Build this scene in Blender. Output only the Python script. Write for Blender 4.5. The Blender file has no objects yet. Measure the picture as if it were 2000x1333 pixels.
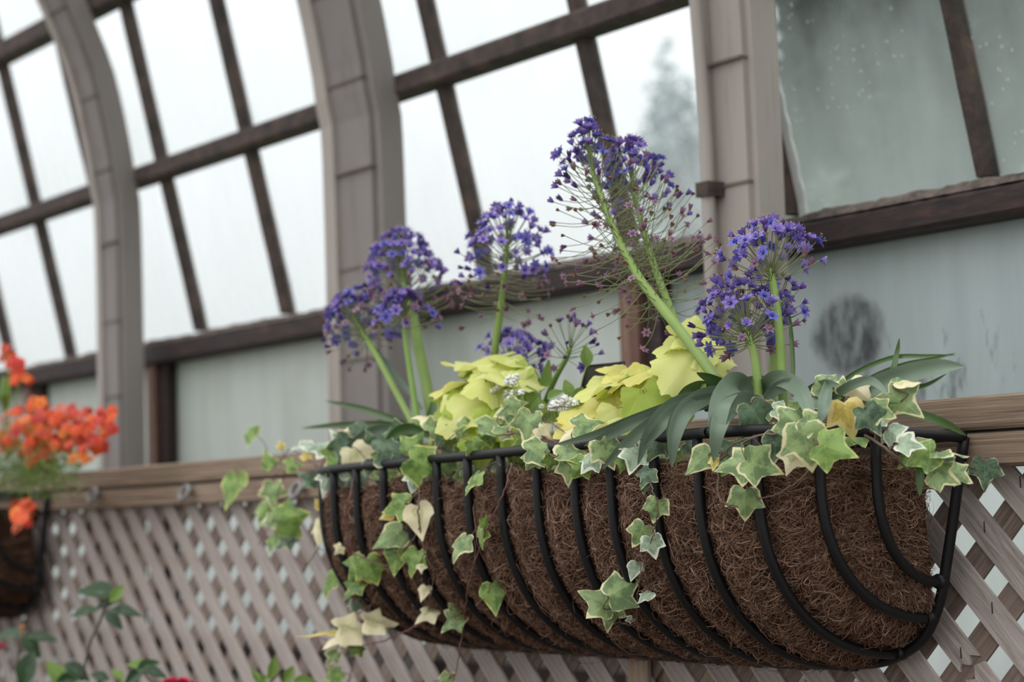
import bpy, math, random
import numpy as np
from mathutils import Matrix, Vector

random.seed(7)
rng = np.random.default_rng(7)
scene = bpy.context.scene
COL = scene.collection

# ------------------------------------------------------------------ camera
F_PX = 4091.3
CAM = np.array([3.8432, -1.7637, -0.005])
YAW, PITCH, ROLL = -0.9572, 0.0834, -0.0288


def cam_axes():
    cy, sy = math.cos(YAW), math.sin(YAW)
    cp, sp = math.cos(PITCH), math.sin(PITCH)
    fwd = np.array([sy * cp, cy * cp, sp])
    right = np.array([cy, -sy, 0.0])
    up = np.cross(right, fwd)
    cr, sr = math.cos(ROLL), math.sin(ROLL)
    return right * cr + up * sr, -right * sr + up * cr, fwd


RIGHT, UP, FWD = cam_axes()
cam_data = bpy.data.cameras.new('camera')
cam_data.sensor_width = 36.0
cam_data.sensor_fit = 'HORIZONTAL'
cam_data.lens = F_PX * 36.0 / 2000.0
cam_data.clip_start = 0.05
cam_data.clip_end = 200
cam_data.dof.use_dof = True
cam_data.dof.focus_distance = 2.36
cam_data.dof.aperture_fstop = 4.4
cam = bpy.data.objects.new('camera', cam_data)
COL.objects.link(cam)
m = Matrix.Identity(4)
for r in range(3):
    m[r][0], m[r][1], m[r][2], m[r][3] = RIGHT[r], UP[r], -FWD[r], CAM[r]
cam.matrix_world = m
scene.camera = cam

# ------------------------------------------------------------------ light
world = bpy.data.worlds.new('overcast_sky')
scene.world = world
world.use_nodes = True
wn = world.node_tree
wn.nodes.clear()
w_out = wn.nodes.new('ShaderNodeOutputWorld')
w_bg = wn.nodes.new('ShaderNodeBackground')
w_tc = wn.nodes.new('ShaderNodeTexCoord')
w_sep = wn.nodes.new('ShaderNodeSeparateXYZ')
w_ramp = wn.nodes.new('ShaderNodeValToRGB')
w_mul = wn.nodes.new('ShaderNodeMath')          # overcast dome: zenith brighter than the horizon
w_mul.operation = 'MULTIPLY_ADD'
w_mul.use_clamp = False
w_mul.inputs[1].default_value = 1.75
w_mul.inputs[2].default_value = 0.90
w_max = wn.nodes.new('ShaderNodeMath')
w_max.operation = 'MAXIMUM'
w_max.inputs[1].default_value = 0.0
wn.links.new(w_tc.outputs['Generated'], w_sep.inputs[0])
wn.links.new(w_sep.outputs['Z'], w_ramp.inputs[0])
wn.links.new(w_ramp.outputs[0], w_bg.inputs[0])
wn.links.new(w_sep.outputs['Z'], w_max.inputs[0])
wn.links.new(w_max.outputs[0], w_mul.inputs[0])
wn.links.new(w_mul.outputs[0], w_bg.inputs[1])
wn.links.new(w_bg.outputs[0], w_out.inputs[0])
w_ramp.color_ramp.elements[0].position = 0.0
w_ramp.color_ramp.elements[0].color = (0.955, 0.97, 0.985, 1)
w_ramp.color_ramp.elements[1].position = 1.0
w_ramp.color_ramp.elements[1].color = (0.97, 0.985, 1.0, 1)

vs = scene.view_settings
vs.view_transform = 'Standard'
vs.look = 'None'
vs.exposure = 0.0
vs.gamma = 1.0
vs.use_curve_mapping = False


# ------------------------------------------------------------------ pixel helpers (2000 x 1333 frame)
def ray(x, y):
    return ((x - 1000) / F_PX) * RIGHT - ((y - 666.5) / F_PX) * UP + FWD


def PY(x, y, Y):
    d = ray(x, y)
    return CAM + d * ((Y - CAM[1]) / d[1])


def PXp(x, y, X):
    d = ray(x, y)
    return CAM + d * ((X - CAM[0]) / d[0])


def depth(p):
    return float((np.asarray(p) - CAM) @ FWD)


def mpp(p):
    return depth(p) / F_PX


# ------------------------------------------------------------------ mesh helpers
def new_mesh(name, verts, faces, mats, smooth=True, attrs=None, midx=None):
    me = bpy.data.meshes.new(name)
    me.from_pydata([tuple(map(float, v)) for v in verts], [], faces)
    for mt in (mats if isinstance(mats, (list, tuple)) else [mats]):
        me.materials.append(mt)
    if smooth:
        me.polygons.foreach_set('use_smooth', [True] * len(me.polygons))
    if midx is not None:
        me.polygons.foreach_set('material_index', midx)
    for k, v in (attrs or {}).items():
        a = me.attributes.new(k, 'FLOAT', 'POINT')
        a.data.foreach_set('value', np.asarray(v, dtype=np.float32))
    me.update()
    return me


def link(name, me, parent=None, mw=None):
    o = bpy.data.objects.new(name, me)
    COL.objects.link(o)
    if parent is not None:
        o.parent = parent
    if mw is not None:
        # all things below stand with identity rotation: parent offset removed here
        if parent is not None:
            o.matrix_basis = Matrix.Translation(-Vector(WORLD_LOC[parent.name])) @ mw
        else:
            o.matrix_basis = mw
    elif parent is not None:
        o.location = [-c for c in WORLD_LOC[parent.name]]
    WORLD_LOC[o.name] = tuple(mw.translation) if mw is not None else (0.0, 0.0, 0.0)
    return o


WORLD_LOC = {}


def mesh_obj(name, verts, faces, mat, parent=None, smooth=True, attrs=None, midx=None):
    return link(name, new_mesh(name, verts, faces, mat, smooth, attrs, midx), parent)


def thing(name, label, cat, loc=(0, 0, 0), group=None, kind=None):
    o = bpy.data.objects.new(name, None)
    COL.objects.link(o)
    o.empty_display_size = 0.02
    o.location = [float(c) for c in loc]
    WORLD_LOC[o.name] = tuple(float(c) for c in loc)
    tag(o, label, cat, group, kind)
    return o


def tag(o, label=None, cat=None, group=None, kind=None):
    if label:
        o['label'] = label
    if cat:
        o['category'] = cat
    if group:
        o['group'] = group
    if kind:
        o['kind'] = kind
    return o


class MB:
    def __init__(self):
        self.v, self.f, self.n = [], [], 0

    def add(self, v, f):
        v = np.asarray(v, float)
        self.v.append(v)
        self.f += [tuple(i + self.n for i in q) for q in f]
        self.n += len(v)
        return self

    def box(self, x0, x1, y0, y1, z0, z1):
        v = [(x, y, z) for z in (z0, z1) for y in (y0, y1) for x in (x0, x1)]
        f = [(0, 2, 3, 1), (4, 5, 7, 6), (0, 1, 5, 4), (2, 6, 7, 3), (0, 4, 6, 2), (1, 3, 7, 5)]
        return self.add(v, f)

    def tube(self, path, rad, n=8, cap=True):
        v, f = tube_geo(path, rad, n, cap)
        return self.add(v, f)

    def build(self, name, mat, parent=None, smooth=True):
        return mesh_obj(name, np.concatenate(self.v), self.f, mat, parent, smooth)


def bevel_box(name, x0, x1, y0, y1, z0, z1, mat, parent, b=0.004):
    # a box with chamfered long edges (along x)
    prof = [(y0 + b, z0), (y1 - b, z0), (y1, z0 + b), (y1, z1 - b), (y1 - b, z1), (y0 + b, z1), (y0, z1 - b), (y0, z0 + b)]
    v = [(x, y, z) for x in (x0, x1) for y, z in prof]
    k = len(prof)
    f = [(i, (i + 1) % k, k + (i + 1) % k, k + i) for i in range(k)]
    f += [tuple(range(k - 1, -1, -1)), tuple(range(k, 2 * k))]
    return mesh_obj(name, v, f, mat, parent, smooth=False)


def catmull(pts, per=6):
    pts = [np.asarray(p, float) for p in pts]
    if len(pts) < 3:
        return np.array([pts[0] + (pts[-1] - pts[0]) * t for t in np.linspace(0, 1, per + 1)])
    P = [2 * pts[0] - pts[1]] + pts + [2 * pts[-1] - pts[-2]]
    out = []
    for i in range(1, len(P) - 2):
        p0, p1, p2, p3 = P[i - 1:i + 3]
        for t in np.linspace(0, 1, per, endpoint=False):
            out.append(0.5 * (2 * p1 + (p2 - p0) * t + (2 * p0 - 5 * p1 + 4 * p2 - p3) * t * t + (3 * p1 - p0 - 3 * p2 + p3) * t ** 3))
    out.append(pts[-1])
    return np.array(out)


def norm(v):
    v = np.asarray(v, float)
    return v / (np.linalg.norm(v) + 1e-12)


def tube_geo(path, rad, n=8, cap=True):
    path = np.asarray(path, float)
    k = len(path)
    rad = np.broadcast_to(np.asarray(rad, float), (k,))
    tan = np.gradient(path, axis=0)
    tan /= np.linalg.norm(tan, axis=1)[:, None] + 1e-12
    a = np.array([0, 0, 1.0]) if abs(tan[0][2]) < 0.9 else np.array([1.0, 0, 0])
    u = norm(np.cross(tan[0], a))
    V = []
    ang = np.linspace(0, 2 * np.pi, n, endpoint=False)
    for i in range(k):
        u = norm(u - tan[i] * (u @ tan[i]))
        w = np.cross(tan[i], u)
        V.append(path[i] + rad[i] * (np.cos(ang)[:, None] * u + np.sin(ang)[:, None] * w))
    V = np.concatenate(V)
    Fc = []
    for i in range(k - 1):
        for j in range(n):
            Fc.append((i * n + j, i * n + (j + 1) % n, (i + 1) * n + (j + 1) % n, (i + 1) * n + j))
    if cap:
        Fc.append(tuple(range(n - 1, -1, -1)))
        Fc.append(tuple((k - 1) * n + j for j in range(n)))
    return V, Fc


# ------------------------------------------------------------------ materials
def lin(c):
    return tuple(((x / 255) / 12.92 if x / 255 <= 0.04045 else ((x / 255 + 0.055) / 1.055) ** 2.4) for x in c) + (1.0,)


class NT:
    def __init__(self, name):
        self.m = bpy.data.materials.new(name)
        self.m.use_nodes = True
        self.t = self.m.node_tree
        self.t.nodes.clear()
        self.out = self.t.nodes.new('ShaderNodeOutputMaterial')

    def n(self, typ, **kw):
        o = self.t.nodes.new('ShaderNode' + typ)
        for k, v in kw.items():
            if k.startswith('i_'):
                o.inputs[k[2:].replace('_', ' ')].default_value = v
            else:
                setattr(o, k, v)
        return o

    def l(self, a, b):
        self.t.links.new(a, b)

    def coords(self, scale=(1, 1, 1), kind='Object'):
        tc = self.n('TexCoord')
        mp = self.n('Mapping')
        mp.inputs['Scale'].default_value = scale
        self.l(tc.outputs[kind], mp.inputs[0])
        return mp.outputs[0]

    def noise(self, vec, scale, detail=4, rough=0.55, dist=0.0):
        o = self.n('TexNoise')
        o.inputs['Scale'].default_value = scale
        o.inputs['Detail'].default_value = detail
        o.inputs['Roughness'].default_value = rough
        o.inputs['Distortion'].default_value = dist
        if vec is not None:
            self.l(vec, o.inputs['Vector'])
        return o.outputs['Fac']

    def ramp(self, fac, stops):
        o = self.n('ValToRGB')
        cr = o.color_ramp
        while len(cr.elements) < len(stops):
            cr.elements.new(0.5)
        for e, (p, c) in zip(cr.elements, stops):
            e.position = p
            e.color = c if len(c) == 4 else tuple(c) + (1,)
        self.l(fac, o.inputs[0])
        return o.outputs[0]

    def math(self, op, a, b=None, clamp=False):
        o = self.n('Math', operation=op)
        o.use_clamp = clamp
        for k, x in enumerate((a, b)):
            if x is None:
                continue
            if isinstance(x, (int, float)):
                o.inputs[k].default_value = x
            else:
                self.l(x, o.inputs[k])
        return o.outputs[0]

    def mix(self, fac, a, b, blend='MIX'):
        o = self.n('MixRGB', blend_type=blend)
        for k, x in zip((0, 1, 2), (fac, a, b)):
            if isinstance(x, (int, float)):
                o.inputs[k].default_value = x
            elif isinstance(x, tuple):
                o.inputs[k].default_value = x
            else:
                self.l(x, o.inputs[k])
        return o.outputs[0]

    def attr(self, name):
        o = self.n('Attribute')
        o.attribute_name = name
        return o.outputs['Fac']

    def rnd(self):
        return self.n('ObjectInfo').outputs['Random']

    def principled(self, color, rough=0.6, metal=0.0, bump=None, bump_s=0.3, bump_d=0.002, spec=0.5):
        p = self.n('BsdfPrincipled')
        p.inputs['Metallic'].default_value = metal
        p.inputs['Specular IOR Level'].default_value = spec
        for nm, x in (('Base Color', color), ('Roughness', rough)):
            if isinstance(x, (int, float, tuple)):
                p.inputs[nm].default_value = x
            else:
                self.l(x, p.inputs[nm])
        if bump is not None:
            b = self.n('Bump')
            b.inputs['Strength'].default_value = bump_s
            b.inputs['Distance'].default_value = bump_d
            self.l(bump, b.inputs['Height'])
            self.l(b.outputs[0], p.inputs['Normal'])
        return p

    def finish(self, sh):
        self.l(sh, self.out.inputs[0])
        return self.m


def wood(name, c_dark, c_mid, c_light, grain=(6, 90, 90), stain=None, rough=0.8):
    t = NT(name)
    v = t.coords(grain)
    g = t.noise(v, 2.2, 6, 0.65, 0.6)
    big = t.noise(t.coords((3, 3, 3)), 2.0, 3)
    c = t.ramp(g, [(0.36, lin(c_dark)), (0.5, lin(c_mid)), (0.64, lin(c_light))])
    c = t.mix(t.math('MULTIPLY', big, 0.5), c, lin(tuple(int(x * 0.8) for x in c_mid)))
    r = t.rnd()
    c = t.mix(t.math('MULTIPLY', r, 0.35), c, lin(tuple(min(255, int(x * 1.12)) for x in c_mid)))
    if stain:
        s = t.ramp(t.noise(t.coords((4, 12, 12)), 1.6, 4), [(0.5, (0, 0, 0)), (0.72, (1, 1, 1))])
        c = t.mix(t.math('MULTIPLY', s, 0.7), c, lin(stain))
    return t.finish(t.principled(c, rough, bump=g, bump_s=0.5, bump_d=0.0015).outputs[0])


M = {}
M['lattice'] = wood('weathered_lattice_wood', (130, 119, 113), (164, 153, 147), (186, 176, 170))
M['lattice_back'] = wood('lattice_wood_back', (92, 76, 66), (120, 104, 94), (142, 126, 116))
M['rail'] = wood('rail_wood', (76, 60, 48), (136, 115, 97), (174, 154, 134), grain=(1.6, 120, 120), stain=(108, 104, 76))
M['post_wood'] = wood('post_wood', (104, 86, 72), (146, 126, 108), (170, 152, 136), grain=(60, 60, 5))


def rust_iron():
    t = NT('rusty_glazing_iron')
    v = t.coords((1, 1, 1))
    n1 = t.noise(v, 22, 6, 0.6)
    n2 = t.noise(v, 60, 4, 0.6)
    c = t.ramp(n1, [(0.32, lin((40, 34, 32))), (0.52, lin((66, 55, 50))), (0.7, lin((88, 69, 58))), (0.85, lin((130, 114, 104)))])
    return t.finish(t.principled(c, 0.85, bump=n2, bump_s=0.6, bump_d=0.004).outputs[0])


def sill_mat():
    t = NT('dark_red_sill_paint')
    v = t.coords((3, 14, 14))
    n1 = t.noise(v, 6, 6, 0.65)
    c = t.ramp(n1, [(0.3, lin((28, 20, 19))), (0.55, lin((48, 34, 32))), (0.7, lin((78, 50, 40))), (0.82, lin((140, 92, 70)))])
    return t.finish(t.principled(c, 0.75, bump=n1, bump_s=0.5, bump_d=0.004).outputs[0])


def crust_mat():
    t = NT('old_putty_crust')
    v = t.coords((1, 1, 1))
    n1 = t.noise(v, 40, 6, 0.7)
    c = t.ramp(n1, [(0.35, lin((54, 46, 42))), (0.65, lin((112, 100, 92)))])
    return t.finish(t.principled(c, 0.95, bump=n1, bump_s=1.0, bump_d=0.006).outputs[0])


def post_paint(name='flaking_grey_paint', a=(112, 106, 102), b=(134, 128, 123), rust=(92, 80, 72)):
    t = NT(name)
    v = t.coords((1, 1, 1))
    big = t.noise(v, 3.5, 4)
    streak = t.noise(t.coords((26, 26, 2.2)), 1.6, 5, 0.6)
    c = t.mix(big, lin(a), lin(b))
    s = t.ramp(streak, [(0.55, (0, 0, 0)), (0.75, (1, 1, 1))])
    c = t.mix(t.math('MULTIPLY', s, 0.55), c, lin(rust))
    return t.finish(t.principled(c, 0.7, bump=streak, bump_s=0.3, bump_d=0.004).outputs[0])


M['iron'] = rust_iron()
M['sill'] = sill_mat()
M['crust'] = crust_mat()
M['post'] = post_paint()
M['post_trim'] = post_paint('aged_cream_paint', (146, 139, 132), (166, 158, 150), (118, 92, 72))
M['post_joint'] = post_paint('stained_joint', (96, 84, 76), (116, 104, 96), (84, 64, 52))
M['red_wood'] = wood('red_brown_mullion', (70, 44, 36), (104, 74, 62), (150, 122, 106), grain=(40, 40, 3))


def glass(name, film, lo, hi, cream=(232, 234, 235), specks=0.0, streak=False):
    # old greenhouse pane: clear sheet partly covered by a pale film of condensation and dirt
    t = NT(name)
    v = t.coords((1, 1, 1))
    n1 = t.noise(v, 3.0, 4, 0.6)
    n2 = t.noise(t.coords((9, 9, 2.0)), 2.0, 3, 0.5)
    f = t.math('ADD', t.math('MULTIPLY', n1, 0.6), t.math('MULTIPLY', n2, 0.4))
    mr = t.n('MapRange')
    mr.inputs['From Min'].default_value = 0.35
    mr.inputs['From Max'].default_value = 0.65
    mr.inputs['To Min'].default_value = lo
    mr.inputs['To Max'].default_value = hi
    t.l(f, mr.inputs['Value'])
    fac = mr.outputs[0]
    if film:
        # condensation settles thicker near the foot of the pane
        z = t.n('SeparateXYZ')
        t.l(t.coords((1, 1, 1), 'Generated'), z.inputs[0])
        g = t.math('MULTIPLY', t.math('SUBTRACT', 1.0, z.outputs['Z']), film)
        fac = t.math('ADD', fac, g, True)
    if specks:
        vo = t.n('TexVoronoi')
        vo.inputs['Scale'].default_value = 55
        t.l(v, vo.inputs['Vector'])
        s = t.math('LESS_THAN', vo.outputs['Distance'], 0.16)
        s = t.math('MULTIPLY', s, t.math('GREATER_THAN', t.noise(v, 7, 2), 0.55))
        fac = t.math('ADD', fac, t.math('MULTIPLY', s, specks), True)
    tr = t.n('BsdfTransparent')
    tr.inputs[0].default_value = lin((248, 250, 250))
    tl = t.n('BsdfTranslucent')
    tl.inputs[0].default_value = lin(cream)
    df = t.n('BsdfDiffuse')
    df.inputs[0].default_value = lin(cream)
    hz = t.n('MixShader')
    hz.inputs[0].default_value = 0.35
    t.l(tl.outputs[0], hz.inputs[1])
    t.l(df.outputs[0], hz.inputs[2])
    mx = t.n('MixShader')
    t.l(fac, mx.inputs[0])
    t.l(tr.outputs[0], mx.inputs[1])
    t.l(hz.outputs[0], mx.inputs[2])
    return t.finish(mx.outputs[0])


M['pane'] = glass('misted_pane', 0.16, 0.02, 0.12)
M['pane_wet'] = glass('wet_pane', 0.34, 0.0, 0.14, (196, 204, 201), specks=0.2)


def frosted(name, base, smudge_at=None, smears=False, trans=0.55):
    t = NT(name)
    v = t.coords((1, 1, 1))
    n1 = t.noise(v, 4, 4, 0.6)
    n2 = t.noise(t.coords((14, 14, 1.3)), 2.0, 5, 0.6)
    c = t.mix(n2, lin(tuple(int(x * 0.93) for x in base)), lin(tuple(min(255, int(x * 1.05)) for x in base)))
    c = t.mix(t.math('MULTIPLY', t.ramp(n1, [(0.5, (0, 0, 0)), (0.75, (1, 1, 1))]), 0.25), c, lin((186, 188, 176)))
    if smears:
        s = t.ramp(t.noise(t.coords((16, 16, 6)), 1.5, 5, 0.6), [(0.57, (0, 0, 0)), (0.66, (1, 1, 1))])
        zone = t.n('SeparateXYZ')
        t.l(v, zone.inputs[0])
        lim = t.math('MULTIPLY', t.math('LESS_THAN', zone.outputs['Z'], 0.30), t.math('GREATER_THAN', zone.outputs['X'], 1.60))
        c = t.mix(t.math('MULTIPLY', t.math('MULTIPLY', s, lim), 0.6), c, lin((92, 96, 96)))
    if smudge_at is not None:
        # a patch rubbed clear by hand, grey with paler finger strokes
        mp = t.n('Mapping')
        mp.vector_type = 'POINT'
        mp.inputs['Location'].default_value = [-smudge_at[0] * 1.0, 0, -smudge_at[2] * 1.0]
        tc = t.n('TexCoord')
        t.l(tc.outputs['Object'], mp.inputs[0])
        sp = t.n('SeparateXYZ')
        t.l(mp.outputs[0], sp.inputs[0])
        dx = t.math('DIVIDE', sp.outputs['X'], smudge_at[3])
        dz = t.math('DIVIDE', sp.outputs['Z'], smudge_at[4])
        d = t.math('SQRT', t.math('ADD', t.math('MULTIPLY', dx, dx), t.math('MULTIPLY', dz, dz)))
        d = t.math('ADD', d, t.math('MULTIPLY', t.math('SUBTRACT', t.noise(v, 22, 4), 0.5), 0.45))
        k = t.ramp(d, [(0.72, (1, 1, 1)), (1.08, (0, 0, 0))])
        st = t.ramp(t.noise(t.coords((40, 40, 20)), 1.2, 3), [(0.35, (0.35, 0.35, 0.35)), (0.6, (1, 1, 1))])
        c = t.mix(t.math('MULTIPLY', t.math('MULTIPLY', k, st), 0.82), c, lin((78, 80, 82)))
    df = t.n('BsdfDiffuse')
    tl = t.n('BsdfTranslucent')
    t.l(c, df.inputs[0])
    t.l(c, tl.inputs[0])
    ad = t.n('MixShader')
    ad.inputs[0].default_value = trans
    t.l(df.outputs[0], ad.inputs[1])
    t.l(tl.outputs[0], ad.inputs[2])
    gl = t.n('BsdfGlossy')
    gl.inputs['Roughness'].default_value = 0.35
    mx = t.n('MixShader')
    mx.inputs[0].default_value = 0.04
    t.l(ad.outputs[0], mx.inputs[1])
    t.l(gl.outputs[0], mx.inputs[2])
    return t.finish(mx.outputs[0])


M['frosted'] = frosted('whitewashed_lower_pane', (214, 219, 214))
M['frosted_clear'] = frosted('thinly_whitewashed_pane', (233, 236, 236), trans=0.78)
sm = PY(1662, 655, 0.46)
M['frosted_smudged'] = frosted('smudged_lower_pane', (198, 206, 207), (sm[0], sm[1], sm[2], 0.085, 0.066), True)


def simple(name, c1, c2, rough=0.6, scale=20, bump=0.0, metal=0.0, spec=0.5):
    t = NT(name)
    n = t.noise(t.coords(), scale, 4)
    c = t.mix(n, lin(c1), lin(c2))
    return t.finish(t.principled(c, rough, metal, bump=n if bump else None, bump_s=bump, bump_d=0.002, spec=spec).outputs[0])


M['black_metal'] = simple('black_coated_steel', (8, 8, 9), (15, 15, 17), 0.5, 40, 0.15, spec=0.35)
M['galv'] = simple('galvanised_steel', (112, 112, 110), (150, 150, 147), 0.5, 60, 0.1, 0.5)
M['soil'] = simple('potting_soil', (38, 28, 22), (66, 50, 38), 0.95, 60, 1.0)
M['floor'] = simple('brown_gravel_floor', (70, 62, 54), (104, 94, 84), 0.95, 12, 0.8)
M['ledge'] = simple('dark_iron_ledge', (46, 38, 35), (70, 58, 52), 0.8, 12, 0.4)
M['white_wall'] = simple('whitewashed_low_wall', (186, 190, 188), (214, 216, 212), 0.8, 6, 0.2)
M['ground'] = simple('outside_lawn', (70, 96, 56), (110, 130, 86), 0.95, 3, 0.2)
M['tag_black'] = simple('black_plastic', (24, 24, 27), (36, 36, 40), 0.35, 50)
M['staple'] = simple('rusty_staple', (38, 28, 24), (60, 40, 32), 0.7, 80)
M['bark'] = simple('grey_bark', (66, 58, 50), (104, 94, 84), 0.9, 20, 0.6)


def coir(name, c1, c2, c3):
    t = NT(name)
    v = t.coords()
    n = t.noise(v, 160, 6, 0.7, 1.5)
    big = t.noise(v, 9, 3)
    c = t.ramp(n, [(0.3, lin(c1)), (0.5, lin(c2)), (0.7, lin(c3))])
    c = t.mix(t.math('MULTIPLY', big, 0.35), c, lin(c1))
    return t.finish(t.principled(c, 0.95, bump=n, bump_s=1.0, bump_d=0.004, spec=0.1).outputs[0])


M['coir'] = coir('coconut_fibre_mat', (34, 23, 16), (68, 49, 37), (104, 79, 62))


def fibre():
    t = NT('coconut_fibres')
    a = t.attr('tone')
    c = t.ramp(a, [(0.0, lin((58, 39, 29))), (0.5, lin((122, 92, 74))), (0.85, lin((166, 134, 112))), (1.0, lin((205, 184, 164)))])
    return t.finish(t.principled(c, 0.75, spec=0.25).outputs[0])


M['fibre'] = fibre()


def leaf_shader(t, c, rough=0.45, trans=0.3, tr_tint=None, bump=None, spec=0.4):
    p = t.principled(c, rough, bump=bump, bump_s=0.35, bump_d=0.0015, spec=spec)
    tl = t.n('BsdfTranslucent')
    if tr_tint is not None:
        c2 = t.mix(0.5, c, tr_tint)
        t.l(c2, tl.inputs[0])
    else:
        t.l(c, tl.inputs[0])
    mx = t.n('MixShader')
    mx.inputs[0].default_value = trans
    t.l(p.outputs[0], mx.inputs[1])
    t.l(tl.outputs[0], mx.inputs[2])
    return t.finish(mx.outputs[0])


def ivy_mat(name, dark, mid, edge, width, patch):
    t = NT(name)
    rim = t.attr('rim')
    vein = t.attr('vein')
    v = t.coords((1, 1, 1))
    off = t.n('VectorMath', operation='ADD')
    t.l(v, off.inputs[0])
    r = t.rnd()
    sc = t.math('MULTIPLY', r, 50.0)
    cb = t.n('CombineXYZ')
    for i in range(3):
        t.l(sc, cb.inputs[i])
    t.l(cb.outputs[0], off.inputs[1])
    n = t.noise(off.outputs[0], 3.2, 4, 0.6)
    n2 = t.noise(off.outputs[0], 1.7, 2, 0.5)
    g = t.mix(t.ramp(n, [(0.42, (0, 0, 0)), (0.55, (1, 1, 1))]), lin(dark), lin(mid))
    g = t.mix(t.math('MULTIPLY', r, 0.4), g, lin(mid))
    e = t.math('ADD', rim, t.math('MULTIPLY', t.math('SUBTRACT', n, 0.5), 0.45))
    e = t.math('ADD', e, t.math('MULTIPLY', t.math('SUBTRACT', n2, 0.5), patch))
    ef = t.ramp(e, [(width, (0, 0, 0)), (min(1, width + 0.07), (1, 1, 1))])
    c = t.mix(ef, g, lin(edge))
    vf = t.math('MULTIPLY', t.math('POWER', vein, 6.0), 0.55)
    c = t.mix(vf, c, lin(tuple(min(255, int(x * 1.25 + 12)) for x in mid)))
    return leaf_shader(t, c, 0.42, 0.22)


IVY = {
    'v': ivy_mat('variegated_ivy_leaf', (98, 124, 82), (144, 166, 108), (226, 218, 170), 0.88, 0.55),
    'd': ivy_mat('dark_ivy_leaf', (58, 82, 60), (98, 122, 92), (198, 198, 158), 0.95, 0.25),
    'g': ivy_mat('green_ivy_leaf', (86, 116, 56), (132, 160, 82), (204, 206, 124), 0.93, 0.3),
    'c': ivy_mat('cream_ivy_leaf', (190, 192, 140), (214, 206, 156), (232, 222, 182), 0.40, 0.9),
    'y': ivy_mat('yellow_ivy_leaf', (204, 180, 84), (222, 198, 108), (234, 216, 142), 0.6, 0.5),
    'w': ivy_mat('frosted_ivy_leaf', (124, 146, 122), (166, 184, 156), (226, 228, 206), 0.80, 0.7),
}


def plain_leaf(name, dark, mid, vein_c, vein_amt=0.4, rough=0.45, trans=0.3, scale=2.2, stripes=False):
    t = NT(name)
    vein = t.attr('vein')
    v = t.coords()
    r = t.rnd()
    n = t.noise(v, scale, 3)
    c = t.mix(n, lin(dark), lin(mid))
    c = t.mix(t.math('MULTIPLY', r, 0.45), c, lin(dark))
    if stripes:
        # parallel veins running the length of the blade
        st = t.math('MULTIPLY', t.math('ADD', t.math('SINE', t.math('MULTIPLY', vein, 44.0)), 1.0), 0.16)
        c = t.mix(st, c, lin(tuple(int(x * 0.72) for x in dark)))
    c = t.mix(t.math('MULTIPLY', t.math('POWER', vein, 5.0), vein_amt), c, lin(vein_c))
    return leaf_shader(t, c, rough, trans)


M['lime'] = plain_leaf('lime_leaf', (214, 220, 112), (242, 241, 176), (247, 245, 204), 0.5, 0.5, 0.42)
M['limey'] = plain_leaf('yellow_lime_leaf', (226, 218, 104), (242, 236, 160), (246, 242, 186), 0.4, 0.5, 0.42)
M['lime_dark'] = plain_leaf('green_lime_leaf', (146, 168, 54), (186, 202, 88), (206, 218, 130), 0.4, 0.5, 0.4)
M['petiole'] = plain_leaf('lime_petiole', (142, 164, 60), (168, 184, 84), (170, 186, 90), 0.0, 0.5, 0.1)
M['strap'] = plain_leaf('grey_green_strap_leaf', (88, 108, 88), (136, 153, 130), (104, 126, 104), 0.4, 0.38, 0.12, 14, True)
M['strap_g'] = plain_leaf('green_strap_leaf', (62, 90, 48), (104, 132, 76), (80, 110, 60), 0.4, 0.4, 0.18, 14, True)
M['camellia'] = plain_leaf('glossy_camellia_leaf', (32, 54, 32), (58, 84, 50), (110, 132, 84), 0.5, 0.25, 0.08)
M['fresh'] = plain_leaf('fresh_green_leaf', (98, 130, 56), (142, 168, 84), (170, 190, 110), 0.4, 0.5, 0.35)
M['feather'] = plain_leaf('feathery_foliage', (74, 98, 44), (112, 132, 64), (112, 132, 64), 0.0, 0.6, 0.2)
M['stalk'] = simple('squill_stalk', (112, 140, 62), (142, 165, 86), 0.45, 30)
M['stalk_d'] = simple('squill_stalk_deep', (104, 138, 58), (138, 166, 84), 0.45, 30)
M['pedicel'] = simple('squill_pedicel', (104, 116, 72), (134, 140, 96), 0.6, 60)
M['vine_red'] = simple('ivy_stem_reddish', (88, 54, 52), (120, 80, 70), 0.6, 60)
M['vine_brown'] = simple('ivy_stem_brown', (84, 66, 54), (118, 96, 76), 0.7, 60)
M['white_fl'] = simple('white_floret', (224, 224, 216), (240, 240, 234), 0.7, 80)
M['dry'] = simple('dry_bract', (196, 180, 150), (220, 208, 184), 0.8, 60)


def petal(name, c1, c2, trans=0.25, rough=0.5):
    t = NT(name)
    r = t.rnd()
    n = t.noise(t.coords(), 120, 2)
    c = t.mix(r, lin(c1), lin(c2))
    c = t.mix(t.math('MULTIPLY', n, 0.3), c, lin(c1))
    return leaf_shader(t, c, rough, trans)


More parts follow.
